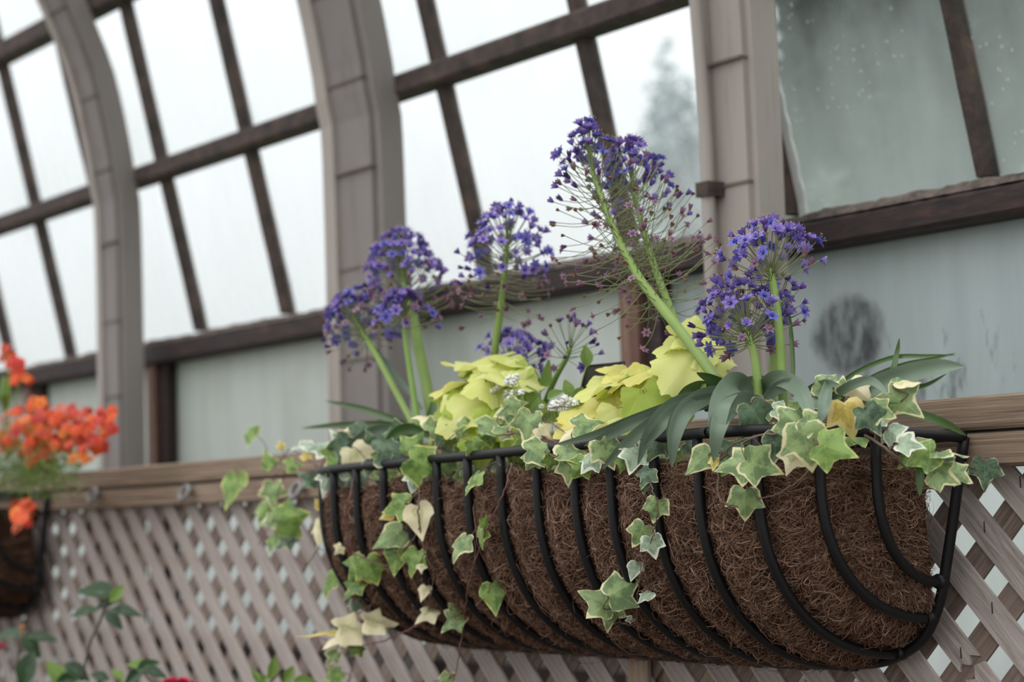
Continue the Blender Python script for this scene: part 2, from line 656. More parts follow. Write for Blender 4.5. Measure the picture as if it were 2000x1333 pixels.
M['p_fresh'] = petal('violet_tepal', (116, 94, 172), (160, 138, 208))
M['p_blue'] = petal('blue_violet_tepal', (92, 88, 176), (126, 120, 206))
M['p_deep'] = petal('deep_purple_tepal', (72, 50, 108), (108, 78, 144))
M['p_old'] = petal('withered_tepal', (122, 88, 116), (158, 122, 140))
M['p_brown'] = petal('brown_withered_tepal', (112, 84, 70), (146, 116, 96))
M['ovary'] = petal('blue_ovary', (50, 62, 150), (70, 86, 180))
M['pollen'] = petal('yellow_pollen', (206, 186, 96), (226, 208, 130))
M['orange'] = petal('orange_petal', (206, 66, 26), (230, 96, 40), 0.25)
M['orange_y'] = petal('amber_petal', (226, 108, 34), (240, 138, 52), 0.25)
M['orange_r'] = petal('red_orange_petal', (176, 40, 36), (206, 60, 50), 0.25)
M['rose'] = petal('rose_petal', (188, 40, 72), (212, 66, 98), 0.2)
M['bud_tan'] = petal('tan_spent_bud', (168, 110, 74), (196, 142, 100), 0.15)


def foliage_mat(name, a, b):
    t = NT(name)
    tone = t.attr('tone')
    c = t.mix(tone, lin(a), lin(b))
    return leaf_shader(t, c, 0.6, 0.25)


M['tree_dark'] = foliage_mat('dark_tree_foliage', (30, 42, 32), (56, 70, 54))
M['tree_hazed'] = foliage_mat('hazed_tree_foliage', (168, 178, 182), (200, 208, 212))  # haze painted into the leaf colour so the tree looks faint
M['shrub_haze'] = foliage_mat('haze_shrub_foliage', (132, 146, 132), (170, 182, 168))  # pale tone stands in for haze low behind the wet pane
M['hedge'] = foliage_mat('hedge_foliage', (66, 104, 66), (112, 150, 100))

# ================================================================== SETTING
gy = lambda z: 0.45 - 0.24 * max(0.0, z - 0.45)          # glass plane leans inward above the sill

fl = MB().box(-6, 7, -6, 0.55, -1.16, -1.1).build('floor', M['floor'], None, False)  # unseen floor, added to block light from below so the basket bottom stays dark
tag(fl, 'unseen brown gravel floor added below the lattice fence', 'floor', kind='structure')
gr = MB().box(-30, 30, 0.62, 40, -0.66, -0.6).build('ground', M['ground'], None, False)
tag(gr, 'lawn outside behind the greenhouse glass', 'ground', kind='structure')

wall = thing('wall_back', 'old greenhouse wall of dark bars and misted panes', 'wall', (0.5, 0.46, -1.1), kind='structure')

POSTS = [(-3.02, -2.91), (-1.88, -1.766), (-0.741, -0.627), (0.337, 0.528), (1.462, 1.572), (2.60, 2.71)]
BARS = [-2.95, -2.51, -2.10, -1.70, -1.295, -0.92, -0.541, -0.125, 0.25, 0.637, 1.071, 1.479, 1.874, 2.27, 2.66]
ROWS = [0.445, 0.815, 1.222, 1.63]

# curved posts (ribs)
pc_z = [-1.1, 0.55, 0.80, 0.93, 1.03, 1.11, 1.30, 1.50, 1.70]
pc_y = [0, 0, -0.014, -0.035, -0.058, -0.085, -0.175, -0.30, -0.45]


def post_dy(z):
    return float(np.interp(z, pc_z, pc_y))


def curved_beam(x0, x1, ya, yb, name, mat, parent, zs=None):
    zs = zs if zs is not None else [-1.1, -0.5, 0.0, 0.3, 0.5] + list(np.linspace(0.56, 1.7, 24))
    sm_dy = catmull([(z, y, 0) for z, y in zip(pc_z, pc_y)], 8)
    v, f = [], []
    for z in zs:
        dy = float(np.interp(z, sm_dy[:, 0], sm_dy[:, 1]))
        v += [(x0, ya + dy, z), (x1, ya + dy, z), (x1, yb + dy, z), (x0, yb + dy, z)]
    for i in range(len(zs) - 1):
        for j in range(4):
            f.append((4 * i + j, 4 * i + (j + 1) % 4, 4 * i + 4 + (j + 1) % 4, 4 * i + 4 + j))
    f += [(3, 2, 1, 0), tuple(4 * (len(zs) - 1) + j for j in range(4))]
    return mesh_obj(name, v, f, mat, parent, smooth=False)


for i, (a, b) in enumerate(POSTS):
    w = b - a
    pmat = M['post_trim'] if a > 1.0 else M['post']      # the right-hand post keeps its cream paint
    p = curved_beam(a + 0.22 * w, b - 0.12 * w, 0.276, 0.335, 'post', pmat, wall)
    curved_beam(a, a + 0.23 * w, 0.268, 0.32, 'post_flange', M['post_trim'], p)
    curved_beam(b - 0.30 * w, b, 0.285, 0.335, 'post_flange', pmat, p)
    # cross joints where lengths of casing meet
    for z in (0.30, 0.475, 0.66, 0.83, 1.0, 1.2):
        dy = post_dy(z)
        bb = MB().box(a + 0.2 * w, b - 0.1 * w, 0.2735 + dy, 0.30 + dy, z - 0.0022, z + 0.0022)
        bb.build('casing_joint', M['post_joint'], p, False)

# slim pipe in front of the right post
pp = [PY(1396, 720, 0.255), PY(1396, 600, 0.255), PY(1397, 375, 0.255)]
px_ = pp[0][0]
pipe = MB()
pipe.tube([(px_, 0.255 + post_dy(z), z) for z in np.linspace(-1.1, 1.4, 30)], 0.0095, 10)
po = pipe.build('drain_pipe', M['post_trim'], wall)
po['label'] = 'slim pale pipe beside the right-hand post'
col_z = PXp(1397, 372, px_)[2]
MB().box(px_ - 0.014, px_ + 0.014, 0.242, 0.275, col_z - 0.011, col_z + 0.011).build('pipe_clip', M['iron'], po, False)

# horizontal bars, sill and glazing bars
X0, X1 = -3.0, 2.9
for z, h in ((ROWS[1], 0.042), (ROWS[2], 0.05), (ROWS[3], 0.05)):
    y = gy(z)
    bevel_box('purlin', X0, X1, y - 0.045, y + 0.008, z - h / 2, z + h / 2, M['iron'], wall, 0.006)
bevel_box('sill', X0, X1, 0.40, 0.50, 0.382, 0.424, M['sill'], wall, 0.006)
# crusted putty bead lying on the sill
mbv, mbf = [], []
nx = 500
xs = np.linspace(X0, X1, nx)
hh = 0.008 + 0.006 * np.interp(xs, np.linspace(X0, X1, 130), rng.random(130)) + 0.004 * rng.random(nx)
for i, x in enumerate(xs):
    yy = 0.404 - 0.004 * rng.random()
    mbv += [(x, yy, 0.425), (x, yy + 0.010, 0.425 + hh[i]), (x, 0.45, 0.427 + hh[i] * 1.1), (x, 0.47, 0.425)]
for i in range(nx - 1):
    for j in range(3):
        mbf.append((4 * i + j, 4 * i + 4 + j, 4 * i + 5 + j, 4 * i + 1 + j))
mesh_obj('putty_bead', mbv, mbf, M['crust'], wall, smooth=False)

zr = ROWS + []
for x in BARS:
    for a, b in zip(zr[:-1], zr[1:]):
        wv, k = [], 7
        wob = rng.normal(0, 0.0012, k)
        for q, z in enumerate(np.linspace(a, b, k)):
            y = gy(z)
            ww = 0.0115 + abs(wob[q])
            wv += [(x - ww, y - 0.022, z), (x + ww, y - 0.022, z), (x + ww * 0.9, y + 0.006, z), (x - ww * 0.9, y + 0.006, z)]
        wf = [(4 * i + j, 4 * i + (j + 1) % 4, 4 * i + 4 + (j + 1) % 4, 4 * i + 4 + j) for i in range(k - 1) for j in range(4)]
        mesh_obj('glazing_bar', wv, wf, M['iron'], wall, smooth=False)

# panes
for xa, xb in zip(BARS[:-1], BARS[1:]):
    for a, b in zip(zr[:-1], zr[1:]):
        mat = M['pane_wet'] if xa > 1.4 else M['pane']
        v = [(xa, gy(a), a), (xb, gy(a), a), (xb, gy(b), b), (xa, gy(b), b)]
        v2 = [(x, y + 0.004, z) for x, y, z in v]
        mesh_obj('pane', v + v2, [(0, 1, 2, 3), (7, 6, 5, 4), (0, 4, 5, 1), (1, 5, 6, 2), (2, 6, 7, 3), (3, 7, 4, 0)], mat, wall, False)
# torn strip of sealant down the left edge of the right-hand wet pane
sx = BARS[11] + 0.013
sv, sf = [], []
for z in np.linspace(0.44, 0.9, 24):
    ww = 0.010 + 0.006 * random.random()
    sv += [(sx, gy(z) - 0.012, z), (sx + ww, gy(z) - 0.008, z), (sx + ww, gy(z) - 0.002, z), (sx, gy(z) - 0.002, z)]
sf = [(4 * i + j, 4 * i + (j + 1) % 4, 4 * i + 4 + (j + 1) % 4, 4 * i + 4 + j) for i in range(23) for j in range(4)]
mesh_obj('sealant_strip', sv, sf, M['white_wall'], wall, False)

# lower whitewashed panes, between upright mullions
LM = [(-2.70, -2.62), (-1.56, -1.48), (-0.784, -0.701), (1.067, 1.159), (2.42, 2.50)]
for a, b in LM:
    mu = MB().box(a, a + 0.55 * (b - a), 0.415, 0.47, -0.27, 0.390).build('lower_mullion', M['red_wood'], wall, False)
    MB().box(a + 0.55 * (b - a), b, 0.428, 0.47, -0.27, 0.390).build('mullion_rebate', M['sill'], mu, False)
ed = [X0] + [(a + b) / 2 for a, b in LM] + [X1]
for i, (a, b) in enumerate(zip(ed[:-1], ed[1:])):
    MB().box(a, b, 0.455, 0.461, 0.06, 0.390).build('lower_pane', M['frosted_smudged'] if a > 1.0 else M['frosted'], wall, False)
    MB().box(a, b, 0.455, 0.461, -0.27, 0.05).build('lower_pane', M['frosted_clear'], wall, False)
bevel_box('pane_lap', X0, X1, 0.45, 0.466, 0.048, 0.062, M['frosted'], wall, 0.002)
bevel_box('lower_ledge', X0, X1, 0.38, 0.50, -0.30, -0.265, M['ledge'], wall, 0.005)
MB().box(X0, X1, 0.47, 0.50, -0.40, -0.30).build('vent_board', M['hedge'] if False else M['white_wall'], wall, False)
MB().box(X0, X1, 0.42, 0.52, -1.1, -0.34).build('low_wall', M['white_wall'], wall, False)


# ------------------------------------------------------------------ trees outside
def foliage(name, centre, rad, n, size, mat, parent, holes=0.0):
    c = np.asarray(centre, float)
    d = rng.normal(size=(n, 3))
    d /= np.linalg.norm(d, axis=1)[:, None]
    r = rng.random(n) ** 0.45
    # clumps
    k = 60
    cl = rng.normal(size=(k, 3))
    cl /= np.linalg.norm(cl, axis=1)[:, None]
    cl *= (0.35 + 0.6 * rng.random(k))[:, None]
    which = rng.integers(0, k, n)
    P = cl[which] + d * (r * 0.28)[:, None]
    P = c + P * np.asarray(rad)
    a = rng.normal(size=(n, 3))
    a /= np.linalg.norm(a, axis=1)[:, None]
    b = np.cross(a, rng.normal(size=(n, 3)))
    b /= np.linalg.norm(b, axis=1)[:, None]
    s = size * (0.6 + 0.8 * rng.random(n))[:, None]
    V = np.stack([P - a * s, P + b * s * 0.4, P + a * s, P - b * s * 0.4], 1).reshape(-1, 3)
    tone = np.repeat(rng.random(n), 4)
    Fc = np.arange(4 * n).reshape(-1, 4)
    me = bpy.data.meshes.new(name)
    me.vertices.add(4 * n)
    me.vertices.foreach_set('co', V.ravel())
    me.loops.add(4 * n)
    me.loops.foreach_set('vertex_index', Fc.ravel())
    me.polygons.add(n)
    me.polygons.foreach_set('loop_start', np.arange(0, 4 * n, 4))
    at = me.attributes.new('tone', 'FLOAT', 'POINT')
    at.data.foreach_set('value', tone.astype(np.float32))
    me.materials.append(mat)
    me.update(calc_edges=True)
    o = link(name, me, parent)
    o['kind'] = 'stuff'
    return o


def tree(label, px, Y, rad, n, size, mat, trunk_r):
    c = PY(px[0], px[1], Y)
    t = thing('tree', label, 'tree', (c[0], c[1], -0.6), 'trees outside the glass')
    mb = MB()
    mb.tube(catmull([(c[0], c[1], -0.62), (c[0] + 0.05, c[1], c[2] - rad[2] * 0.4), (c[0] - 0.05, c[1], c[2] + rad[2] * 0.6)], 6), np.linspace(trunk_r, trunk_r * 0.3, 13), 8)
    for k in range(7):
        a = k * 2.4
        z = c[2] + rad[2] * (-0.5 + 0.16 * k)
        mb.tube(catmull([(c[0], c[1], z), (c[0] + math.cos(a) * rad[0] * 0.4, c[1] + math.sin(a) * rad[1] * 0.4, z + rad[2] * 0.16), (c[0] + math.cos(a) * rad[0] * 0.8, c[1] + math.sin(a) * rad[1] * 0.8, z + rad[2] * 0.2)], 4), np.linspace(trunk_r * 0.4, trunk_r * 0.08, 9), 6)
    mb.build('trunk', M['bark'], t)
    foliage('foliage', c, rad, n, size, mat, t)
    return t


tree('dark green tree seen through the wet pane at upper right', (1830, 0), 4.6, (0.72, 0.6, 0.95), 26000, 0.075, M['tree_dark'], 0.12)
tree('small tree coloured haze-pale to look faint behind the pane left of the pipe', (1330, 330), 7.5, (0.36, 0.3, 0.86), 1700, 0.05, M['tree_hazed'], 0.03)
tree('added pale green shrub standing in for haze low behind the wet pane at upper right', (1720, 330), 5.6, (0.95, 0.35, 0.36), 9000, 0.06, M['shrub_haze'], 0.03)  # shrub added to fill the foot of the pane with painted haze


def hedge(label, xa, xb, y, z0, z1, n):
    t = thing('hedge', label, 'hedge', ((xa + xb) / 2, y, z0), 'hedges outside')
    mb = MB()
    for k in range(8):
        x = xa + (xb - xa) * (k + 0.5) / 8
        mb.tube([(x, y, z0 - 0.02), (x + 0.03, y, z0 + 0.5 * (z1 - z0)), (x - 0.03, y, z0 + 0.9 * (z1 - z0))], [0.012, 0.01, 0.005], 6)
    mb.build('stems', M['bark'], t)
    foliage('foliage', ((xa + xb) / 2, y, (z0 + z1) / 2), ((xb - xa) / 2, 0.18, (z1 - z0) / 2), n, 0.03, M['hedge'], t)


hedge('low green hedge outside at the foot of the panes', -3.0, 2.8, 1.6, -0.6, -0.22, 7000)

# ================================================================== LATTICE FENCE
fence = thing('lattice_fence', 'weathered grey diagonal lattice fence with two rail boards', 'fence', (0.8, 0.0, -1.1))
PER = 0.09
ZT, ZB = 0.036, -0.62
S2 = math.sqrt(2)


def strip_mesh(name, zt, zb, back, mat, ragged=None):
    L = (zt - zb) * S2
    w = 0.0174
    th = 0.0040
    sg = -1 if back else 1
    # local x along the strip, z across; ends cut level with the rails
    pts = [(-L / 2 + sg * b, b) for b in (-w, w)] + [(L / 2 + sg * b, b) for b in (w, -w)]
    if ragged == 'end':
        pts = [pts[0], pts[1], (L / 2 + 0.006, w), (L / 2 - 0.004, 0.008), (L / 2 + 0.004, 0.0), (L / 2 - 0.006, -0.009), (L / 2 - 0.001, -w)]
    if ragged == 'start':
        pts = [(-L / 2 - 0.004, -w), (-L / 2 + 0.005, -0.006), (-L / 2 - 0.006, 0.004), (-L / 2, w), pts[2], pts[3]]
    k = len(pts)
    v = [(a, y, b) for y in (-th / 2, th / 2) for a, b in pts]
    f = [tuple(range(k)), tuple(range(2 * k - 1, k - 1, -1))]
    f += [(i, k + i, k + (i + 1) % k, (i + 1) % k) for i in range(k)]
    return new_mesh(name, v, f, mat, False)


def strip_matrix(x, y, z, back):
    if not back:
        ax, az = Vector((1, 0, -1)) / S2, Vector((1, 0, 1)) / S2
    else:
        ax, az = Vector((1, 0, 1)) / S2, Vector((-1, 0, 1)) / S2
    mw = Matrix.Identity(4)
    for r in range(3):
        mw[r][0], mw[r][1], mw[r][2] = ax[r], (0, 1, 0)[r], az[r]
    mw.translation = (x, y, z)
    return mw


zm = (ZT + ZB) / 2
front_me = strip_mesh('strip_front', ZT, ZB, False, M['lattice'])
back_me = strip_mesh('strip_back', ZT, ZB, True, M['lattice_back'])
broke = PY(1908, 1303, -0.004)
for k in range(-14, 36):
    c = (2 * k + 1) * 0.045                      # x + z = c
    jit = random.uniform(-0.0022, 0.0022)
    xf = c - zm + jit
    if abs((broke[0] + broke[2]) - c) < 0.035:
        zb_ = broke[2]
        for a, b, rg in ((ZT, zb_ + 0.004, 'end'), (zb_ - 0.006, ZB, 'start')):
            me = strip_mesh('strip_front_broken', a, b, False, M['lattice'], rg)
            link('lattice_strip', me, fence, strip_matrix(c - (a + b) / 2, -0.0021, (a + b) / 2, False))
    else:
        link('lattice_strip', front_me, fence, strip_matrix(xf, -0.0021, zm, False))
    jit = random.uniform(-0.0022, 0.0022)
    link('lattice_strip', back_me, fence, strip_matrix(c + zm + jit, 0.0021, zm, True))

# staples at a few crossings of the near right-hand strips
for sx_, sy_ in ((1923, 1030), (1938, 1188), (1877, 1276), (1993, 942)):
    p = PY(sx_, sy_, -0.0044)
    mb = MB()
    mb.tube([p + np.array([0, 0.002, 0.006]), p + np.array([0, -0.0006, 0.0058]), p + np.array([0.0004, -0.0008, -0.0058]), p + np.array([0, 0.002, -0.006])], 0.0007, 5)
    mb.build('staple', M['staple'], fence)

bevel_box('rail_board', -1.3, 3.1, -0.030, -0.009, 0.034, 0.0705, M['rail'], fence, 0.003)
bevel_box('cap_board', -1.3, 3.1, -0.032, 0.075, 0.0745, 0.1115, M['rail'], fence, 0.003)
bevel_box('back_rail', -1.3, 3.1, 0.009, 0.045, 0.034, 0.0705, M['rail'], fence, 0.003)
pm = PY(1285, 1325, 0.03)
for x in (pm[0], pm[0] - 1.8):
    MB().box(x - 0.045, x + 0.045, 0.010, 0.09, -1.1, 0.034).build('fence_post', M['post_wood'], fence, False)
    if x == pm[0]:
        MB().box(x - 0.012, x + 0.03, -0.012, -0.0055, ZB, 0.034).build('batten', M['post_wood'], fence, False)


# eye hooks on the rail
def eye_hook(px, py, label):
    c = PY(px, py, -0.036)
    t = thing('eye_hook', label, 'hook', (c[0], -0.03, c[2]), 'eye hooks along the rail')
    a = np.linspace(0, 2 * np.pi, 25)
    mb = MB()
    mb.tube(np.stack([c[0] + 0.0150 * np.cos(a), c[1] - 0.010 + 0.006 * np.sin(a), c[2] + 0.0125 * np.sin(a)], 1), 0.0042, 8, False)
    mb.build('ring', M['galv'], t)
    mb = MB()
    mb.tube([(c[0] + 0.002, -0.028, c[2]), (c[0] + 0.004, -0.036, c[2]), (c[0] + 0.010, c[1] - 0.010, c[2])], 0.0035, 8)
    mb.build('shank', M['galv'], t)


eye_hook(190, 968, 'galvanised eye hook on the rail nearest the orange flowers')
eye_hook(370, 963, 'galvanised eye hook in the middle of the bare rail')
eye_hook(588, 958, 'galvanised eye hook half hidden by trailing ivy beside the basket')

# ================================================================== HANGING BASKET
RIM_D = ([0, .012, .03, .055, .085, .12, .17, .25, .40], [0, .05, .10, .15, .185, .207, .219, .222, .222])
FR_D = ([0, .018, .033, .047, .068, .095, .136, .19, .25, .4], [.067, -.007, -.065, -.112, -.148, -.167, -.182, -.188, -.190, -.190])
YW = -0.038


class Basket:
    def __init__(self, xl, xr, dz=0.0):
        self.xl, self.xr, self.dz = xl, xr, dz

    def d(self, x):
        return np.minimum(np.maximum(x - self.xl, 0), np.maximum(self.xr - x, 0))

    def rim_y(self, x):
        return YW - np.interp(self.d(x), *RIM_D)

    def rim_z(self, x, y):
        t = (x - self.xl) / (self.xr - self.xl)
        return self.dz + 0.064 + 0.003 * t + (0.002 + 0.014 * t) * (YW - y) / 0.222

    def bot_z(self, x):
        return self.dz + np.interp(self.d(x), *FR_D)

    def section(self, x, phi, inset=0.0, top=None):
        # phi 0 at the rim side .. 1 at the wall foot
        y0 = self.rim_y(x) + inset
        z0 = self.dz + 0.02
        zb = self.bot_z(x) + inset
        z0 = max(z0, zb)
        return y0, z0, zb

    def rib_path(self, xt, xb, n=18, inset=0.0):
        yt = float(self.rim_y(xt)) + inset
        zr_ = float(self.rim_z(xt, yt))
        zb = float(self.bot_z(xb)) + inset
        z0 = self.dz + 0.02
        pts = [(xt, yt, zr_), (xt, yt, (zr_ + z0) / 2)]
        for a in np.linspace(0, math.pi / 2, n):
            s = math.sin(a)
            w = 1 - math.cos(a)
            pts.append((xt + (xb - xt) * w, YW + (yt - YW) * math.cos(a) ** 0.92, z0 - (z0 - zb) * s ** 0.92))
        return np.array(pts)


def build_basket(bk, label, ribs, rim=True, fibres=16000, near=True, seed=3):
    g = np.random.default_rng(seed)
    t = thing('hanging_basket', label, 'basket', ((bk.xl + bk.xr) / 2, YW, bk.dz - 0.19), 'wire wall baskets')
    R = 0.0062
    # wall frame: U of bar, with the straight bar along the rail
    dd = np.array(FR_D[0][:-1])
    right = [(bk.xr - d, YW, bk.dz + z) for d, z in zip(FR_D[0][:-1], FR_D[1][:-1])]
    left = [(bk.xl + d, YW, bk.dz + z) for d, z in zip(FR_D[0][:-1], FR_D[1][:-1])]
    mb = MB()
    mb.tube(catmull(left + right[::-1], 5), R, 10)
    mb.tube([(bk.xl, YW, bk.dz + 0.066), (bk.xr, YW, bk.dz + 0.068)], R * 0.8, 8)
    mb.build('wall_frame', M['black_metal'], t)
    # rim
    pts = []
    for d in list(RIM_D[0][:-1]):
        x = bk.xl + d
        y = YW - np.interp(d, *RIM_D)
        pts.append((x, y, bk.rim_z(x, y)))
    for d in list(RIM_D[0][:-1])[::-1]:
        x = bk.xr - d
        y = YW - np.interp(d, *RIM_D)
        pts.append((x, y, bk.rim_z(x, y)))
    mb = MB()
    mb.tube(catmull(pts, 6), R * 1.02, 12)
    mb.build('rim_bar', M['black_metal'], t)
    for xt, xb in ribs:
        mb = MB()
        path = bk.rib_path(xt, xb)
        mb.tube(path, 0.0060, 10)
        # weld bead where the rib meets the frame
        mb.tube([path[-1] + np.array([0, -0.010, 0.001]), path[-1] + np.array([0, 0.002, 0])], 0.0085, 8)
        mb.build('rib', M['black_metal'], t)
    # coir liner: pressed in at the ribs, bulging between them
    xe0, xe1 = bk.xl + 0.050, bk.xr - 0.068
    xr_t = np.array([0.5 * (a + b) for a, b in ribs])
    xr_t.sort()

    def bulge(x):
        k = np.abs(x - xr_t).min()
        return min(1.0, k / 0.036)

    def surf(x, s, off=0.0):
        # s: 0 top edge .. 1 at the wall
        y0 = float(bk.rim_y(x)) + 0.011
        zb = float(bk.bot_z(x)) + 0.011 + 0.012 * max(0.0, 1 - float(bk.d(x)) / 0.11)
        z0 = bk.dz + 0.02
        bl = bulge(x)
        o = off + 0.015 * bl ** 0.8 - 0.003
        if s < 0.12:
            f = s / 0.12
            zt = bk.dz + 0.038 + 0.005 * math.sin(x * 23) + 0.003 * math.sin(x * 71 + 1) + 0.010 * (x - bk.xl) / (bk.xr - bk.xl)
            return np.array([x, y0 - o * 0.7, zt + (z0 - zt) * f])
        a = (s - 0.12) / 0.88 * math.pi / 2
        ca, sa = math.cos(a), math.sin(a)
        y = YW + (y0 - YW) * ca ** 0.92
        z = z0 - (z0 - zb) * sa ** 0.92
        nn = norm([0, -ca, -sa])
        return np.array([x, y, z]) + nn * o

    nx_, ns, ne = 170, 40, 12
    xs = np.linspace(xe0, xe1, nx_)
    ss = np.linspace(0, 1, ns)
    G = np.array([[surf(x, s) for s in ss] for x in xs])
    # rounded ends: the last section closes back to the wall
    ends = []
    for sg, col in ((-1, G[0]), (1, G[-1])):
        cols = []
        for e in np.linspace(0, 1, ne + 1)[1:]:
            c = col.copy()
            c[:, 1] = YW + (col[:, 1] - YW) * (1 - e) ** 0.9 - 0.010 * e
            c[:, 0] += sg * 0.016 * math.sin(e * math.pi / 2)
            c[:, 2] += 0.030 * e * np.clip((bk.dz - 0.04 - c[:, 2]) / 0.08, 0, 1)
            cols.append(c)
        ends.append(cols)
    G = np.array(ends[0][::-1] + list(G) + ends[1])
    nx_ += 2 * ne
    G += g.normal(0, 0.0013, G.shape)
    V = list(G.reshape(-1, 3))
    Fq = [(i * ns + j, (i + 1) * ns + j, (i + 1) * ns + j + 1, i * ns + j + 1) for i in range(nx_ - 1) for j in range(ns - 1)]
    # inner lip (thickness) at the top
    base = len(V)
    for i in range(nx_):
        p = G[i, 0]
        V += [p + np.array([0, 0.010, 0.002]), p + np.array([0, 0.012, -0.03])]
    for i in range(nx_ - 1):
        a, b = base + 2 * i, base + 2 * i + 2
        Fq += [(i * ns, a, b, (i + 1) * ns), (a, a + 1, b + 1, b)]
    ln = mesh_obj('coir_liner', V, Fq, M['coir'], t)
    # fibres: thin curling ribbons lying over the mat
    n, k = fibres, 6
    clen = np.linalg.norm(np.diff(G[:, ns // 3], axis=0), axis=1)      # width of each grid column
    cum = np.concatenate([[0], np.cumsum(clen)])
    FX = g.uniform(0.002, cum[-1] - 0.002, n)
    FS = g.uniform(-0.005, 0.97, n)
    ang = g.uniform(0, 2 * np.pi, n)
    ln_ = g.gamma(2.6, 0.0060, n) + 0.005
    curl = g.normal(0, 55, n)
    lift = np.abs(g.normal(0, 0.0020, n)) + 0.0006
    stray = g.random(n) < 0.02
    lift[stray] += 0.004
    ln_[stray] *= 2.2
    # interpolation over the liner grid
    arc = 0.40
    VV = np.zeros((n, k, 2, 3))
    cx, cs, ca = FX.copy(), FS.copy(), ang.copy()

    def sample(x, s):
        fx = np.clip(np.interp(x, cum, np.arange(nx_)), 0, nx_ - 1.001)
        fs = np.clip(s * (ns - 1), 0, ns - 1.001)
        i, j = fx.astype(int), fs.astype(int)
        u, w = (fx - i)[:, None], (fs - j)[:, None]
        return G[i, j] * (1 - u) * (1 - w) + G[i + 1, j] * u * (1 - w) + G[i, j + 1] * (1 - u) * w + G[i + 1, j + 1] * u * w

    a_ = np.clip((FS - 0.12) / 0.88, 0, 1) * np.pi / 2
    fe = np.interp(FX, cum, np.arange(nx_))
    ex = np.clip((fe - (nx_ - 1 - ne)) / ne, 0, 1) - np.clip((ne - fe) / ne, 0, 1)
    NN = np.stack([ex * 1.6, -np.cos(a_) * (1 - abs(ex)), -np.sin(a_)], 1)
    NN /= np.linalg.norm(NN, axis=1)[:, None]
    pts_ = []
    for q in range(k):
        p = sample(cx, cs)
        up_ = lift * (0.4 + 1.3 * math.sin(math.pi * q / (k - 1)))
        over = np.where(cs < 0, -cs * arc, 0)
        p = p + NN * up_[:, None]
        p[:, 2] += over
        pts_.append(p)
        st = ln_ / (k - 1)
        cx = cx + np.cos(ca) * st
        cs = cs + np.sin(ca) * st / arc
        ca = ca + curl * st
    pts_ = np.stack(pts_, 1)
    tn = np.gradient(pts_, axis=1)
    sd = np.cross(tn, NN[:, None, :] + g.normal(0, 0.5, (n, 1, 3)))
    sd /= np.linalg.norm(sd, axis=2)[:, :, None] + 1e-12
    wd = g.uniform(0.00018, 0.00040, n)[:, None, None] * np.array([1, 1, 1, 1, 0.9, 0.5])[None, :, None]
    VV[:, :, 0] = pts_ - sd * wd
    VV[:, :, 1] = pts_ + sd * wd
    verts = VV.reshape(-1, 3)
    b0 = (np.arange(n) * k * 2)[:, None] + (np.arange(k - 1) * 2)[None, :]
    quads = np.stack([b0, b0 + 1, b0 + 3, b0 + 2], 2).reshape(-1, 4)
    me = bpy.data.meshes.new('fibres')
    me.vertices.add(len(verts))
    me.vertices.foreach_set('co', verts.ravel())
    me.loops.add(quads.size)
    me.loops.foreach_set('vertex_index', quads.ravel().astype(np.int32))
    me.polygons.add(len(quads))
    me.polygons.foreach_set('loop_start', np.arange(0, quads.size, 4))
    at = me.attributes.new('tone', 'FLOAT', 'POINT')
    at.data.foreach_set('value', np.repeat(np.clip(g.beta(2.2, 2.6, n), 0, 1), k * 2).astype(np.float32))
    me.materials.append(M['fibre'])
    me.update(calc_edges=True)
    fo = link('fibres', me, ln)
    fo.location = (0, 0, 0)
    fo['kind'] = 'stuff'
    return t, surf


BK = Basket(1.08, 2.248)
rib_x = [1.255, 1.322, 1.394, 1.459, 1.528, 1.601, 1.676, 1.753, 1.831, 1.901, 1.982, 2.057]
ribs = [(2.216, 2.2072), (2.186, 2.190), (2.135, 2.139)] + [(x, x) for x in rib_x] + [(1.195, 1.190), (1.145, 1.140), (1.112, 1.120)]
basket, bsurf = build_basket(BK, 'long black wire wall basket with brown coir liner full of flowers', ribs, fibres=60000)
BK2 = Basket(-1.05, PY(92, 950, YW)[0], 0.0)
x2 = BK2.xr
ribs2 = [(x2 - 0.032, x2 - 0.041), (x2 - 0.062, x2 - 0.058), (x2 - 0.113, x2 - 0.109)] + [(x2 - 0.19 - 0.075 * k, x2 - 0.19 - 0.075 * k) for k in range(6)] + [(BK2.xl + 0.06, BK2.xl + 0.06)]
basket2, _ = build_basket(BK2, 'blurred brown coir wall basket under the orange flowers', ribs2, fibres=4000, near=False, seed=5)


def soil(bk, label):
    xs = np.linspace(bk.xl + 0.05, bk.xr - 0.05, 60)
    v, f = [], []
    for x in xs:
        yf = float(bk.rim_y(x)) + 0.026
        for q in range(8):
            y = yf + (YW - 0.002 - yf) * q / 7
            v.append((x, y, bk.dz + 0.022 + 0.010 * random.random() + 0.008 * math.sin(math.pi * q / 7)))
    for i in range(59):
        for j in range(7):
            f.append((8 * i + j, 8 * i + 8 + j, 8 * i + 9 + j, 8 * i + 1 + j))
    o = mesh_obj('potting_soil', v, f, M['soil'])
    tag(o, label, 'soil', kind='stuff')


soil(BK, 'dark potting soil inside the long wire basket')
soil(BK2, 'dark potting soil in the basket of orange flowers')


def surf_px(x, y, off=0.026):
    Y = -0.25
    for _ in range(12):
        p = PY(x, y, Y)
        z0, zb = 0.02, -0.19
        yr = float(BK.rim_y(np.clip(p[0], BK.xl + 0.1, BK.xr - 0.04)))
        s = np.clip((z0 - p[2]) / (z0 - zb), 0, 1)
        Y2 = YW + (yr - YW) * math.sqrt(max(0, 1 - s * s)) - off
        Y = 0.5 * Y + 0.5 * Y2
    return PY(x, y, Y)


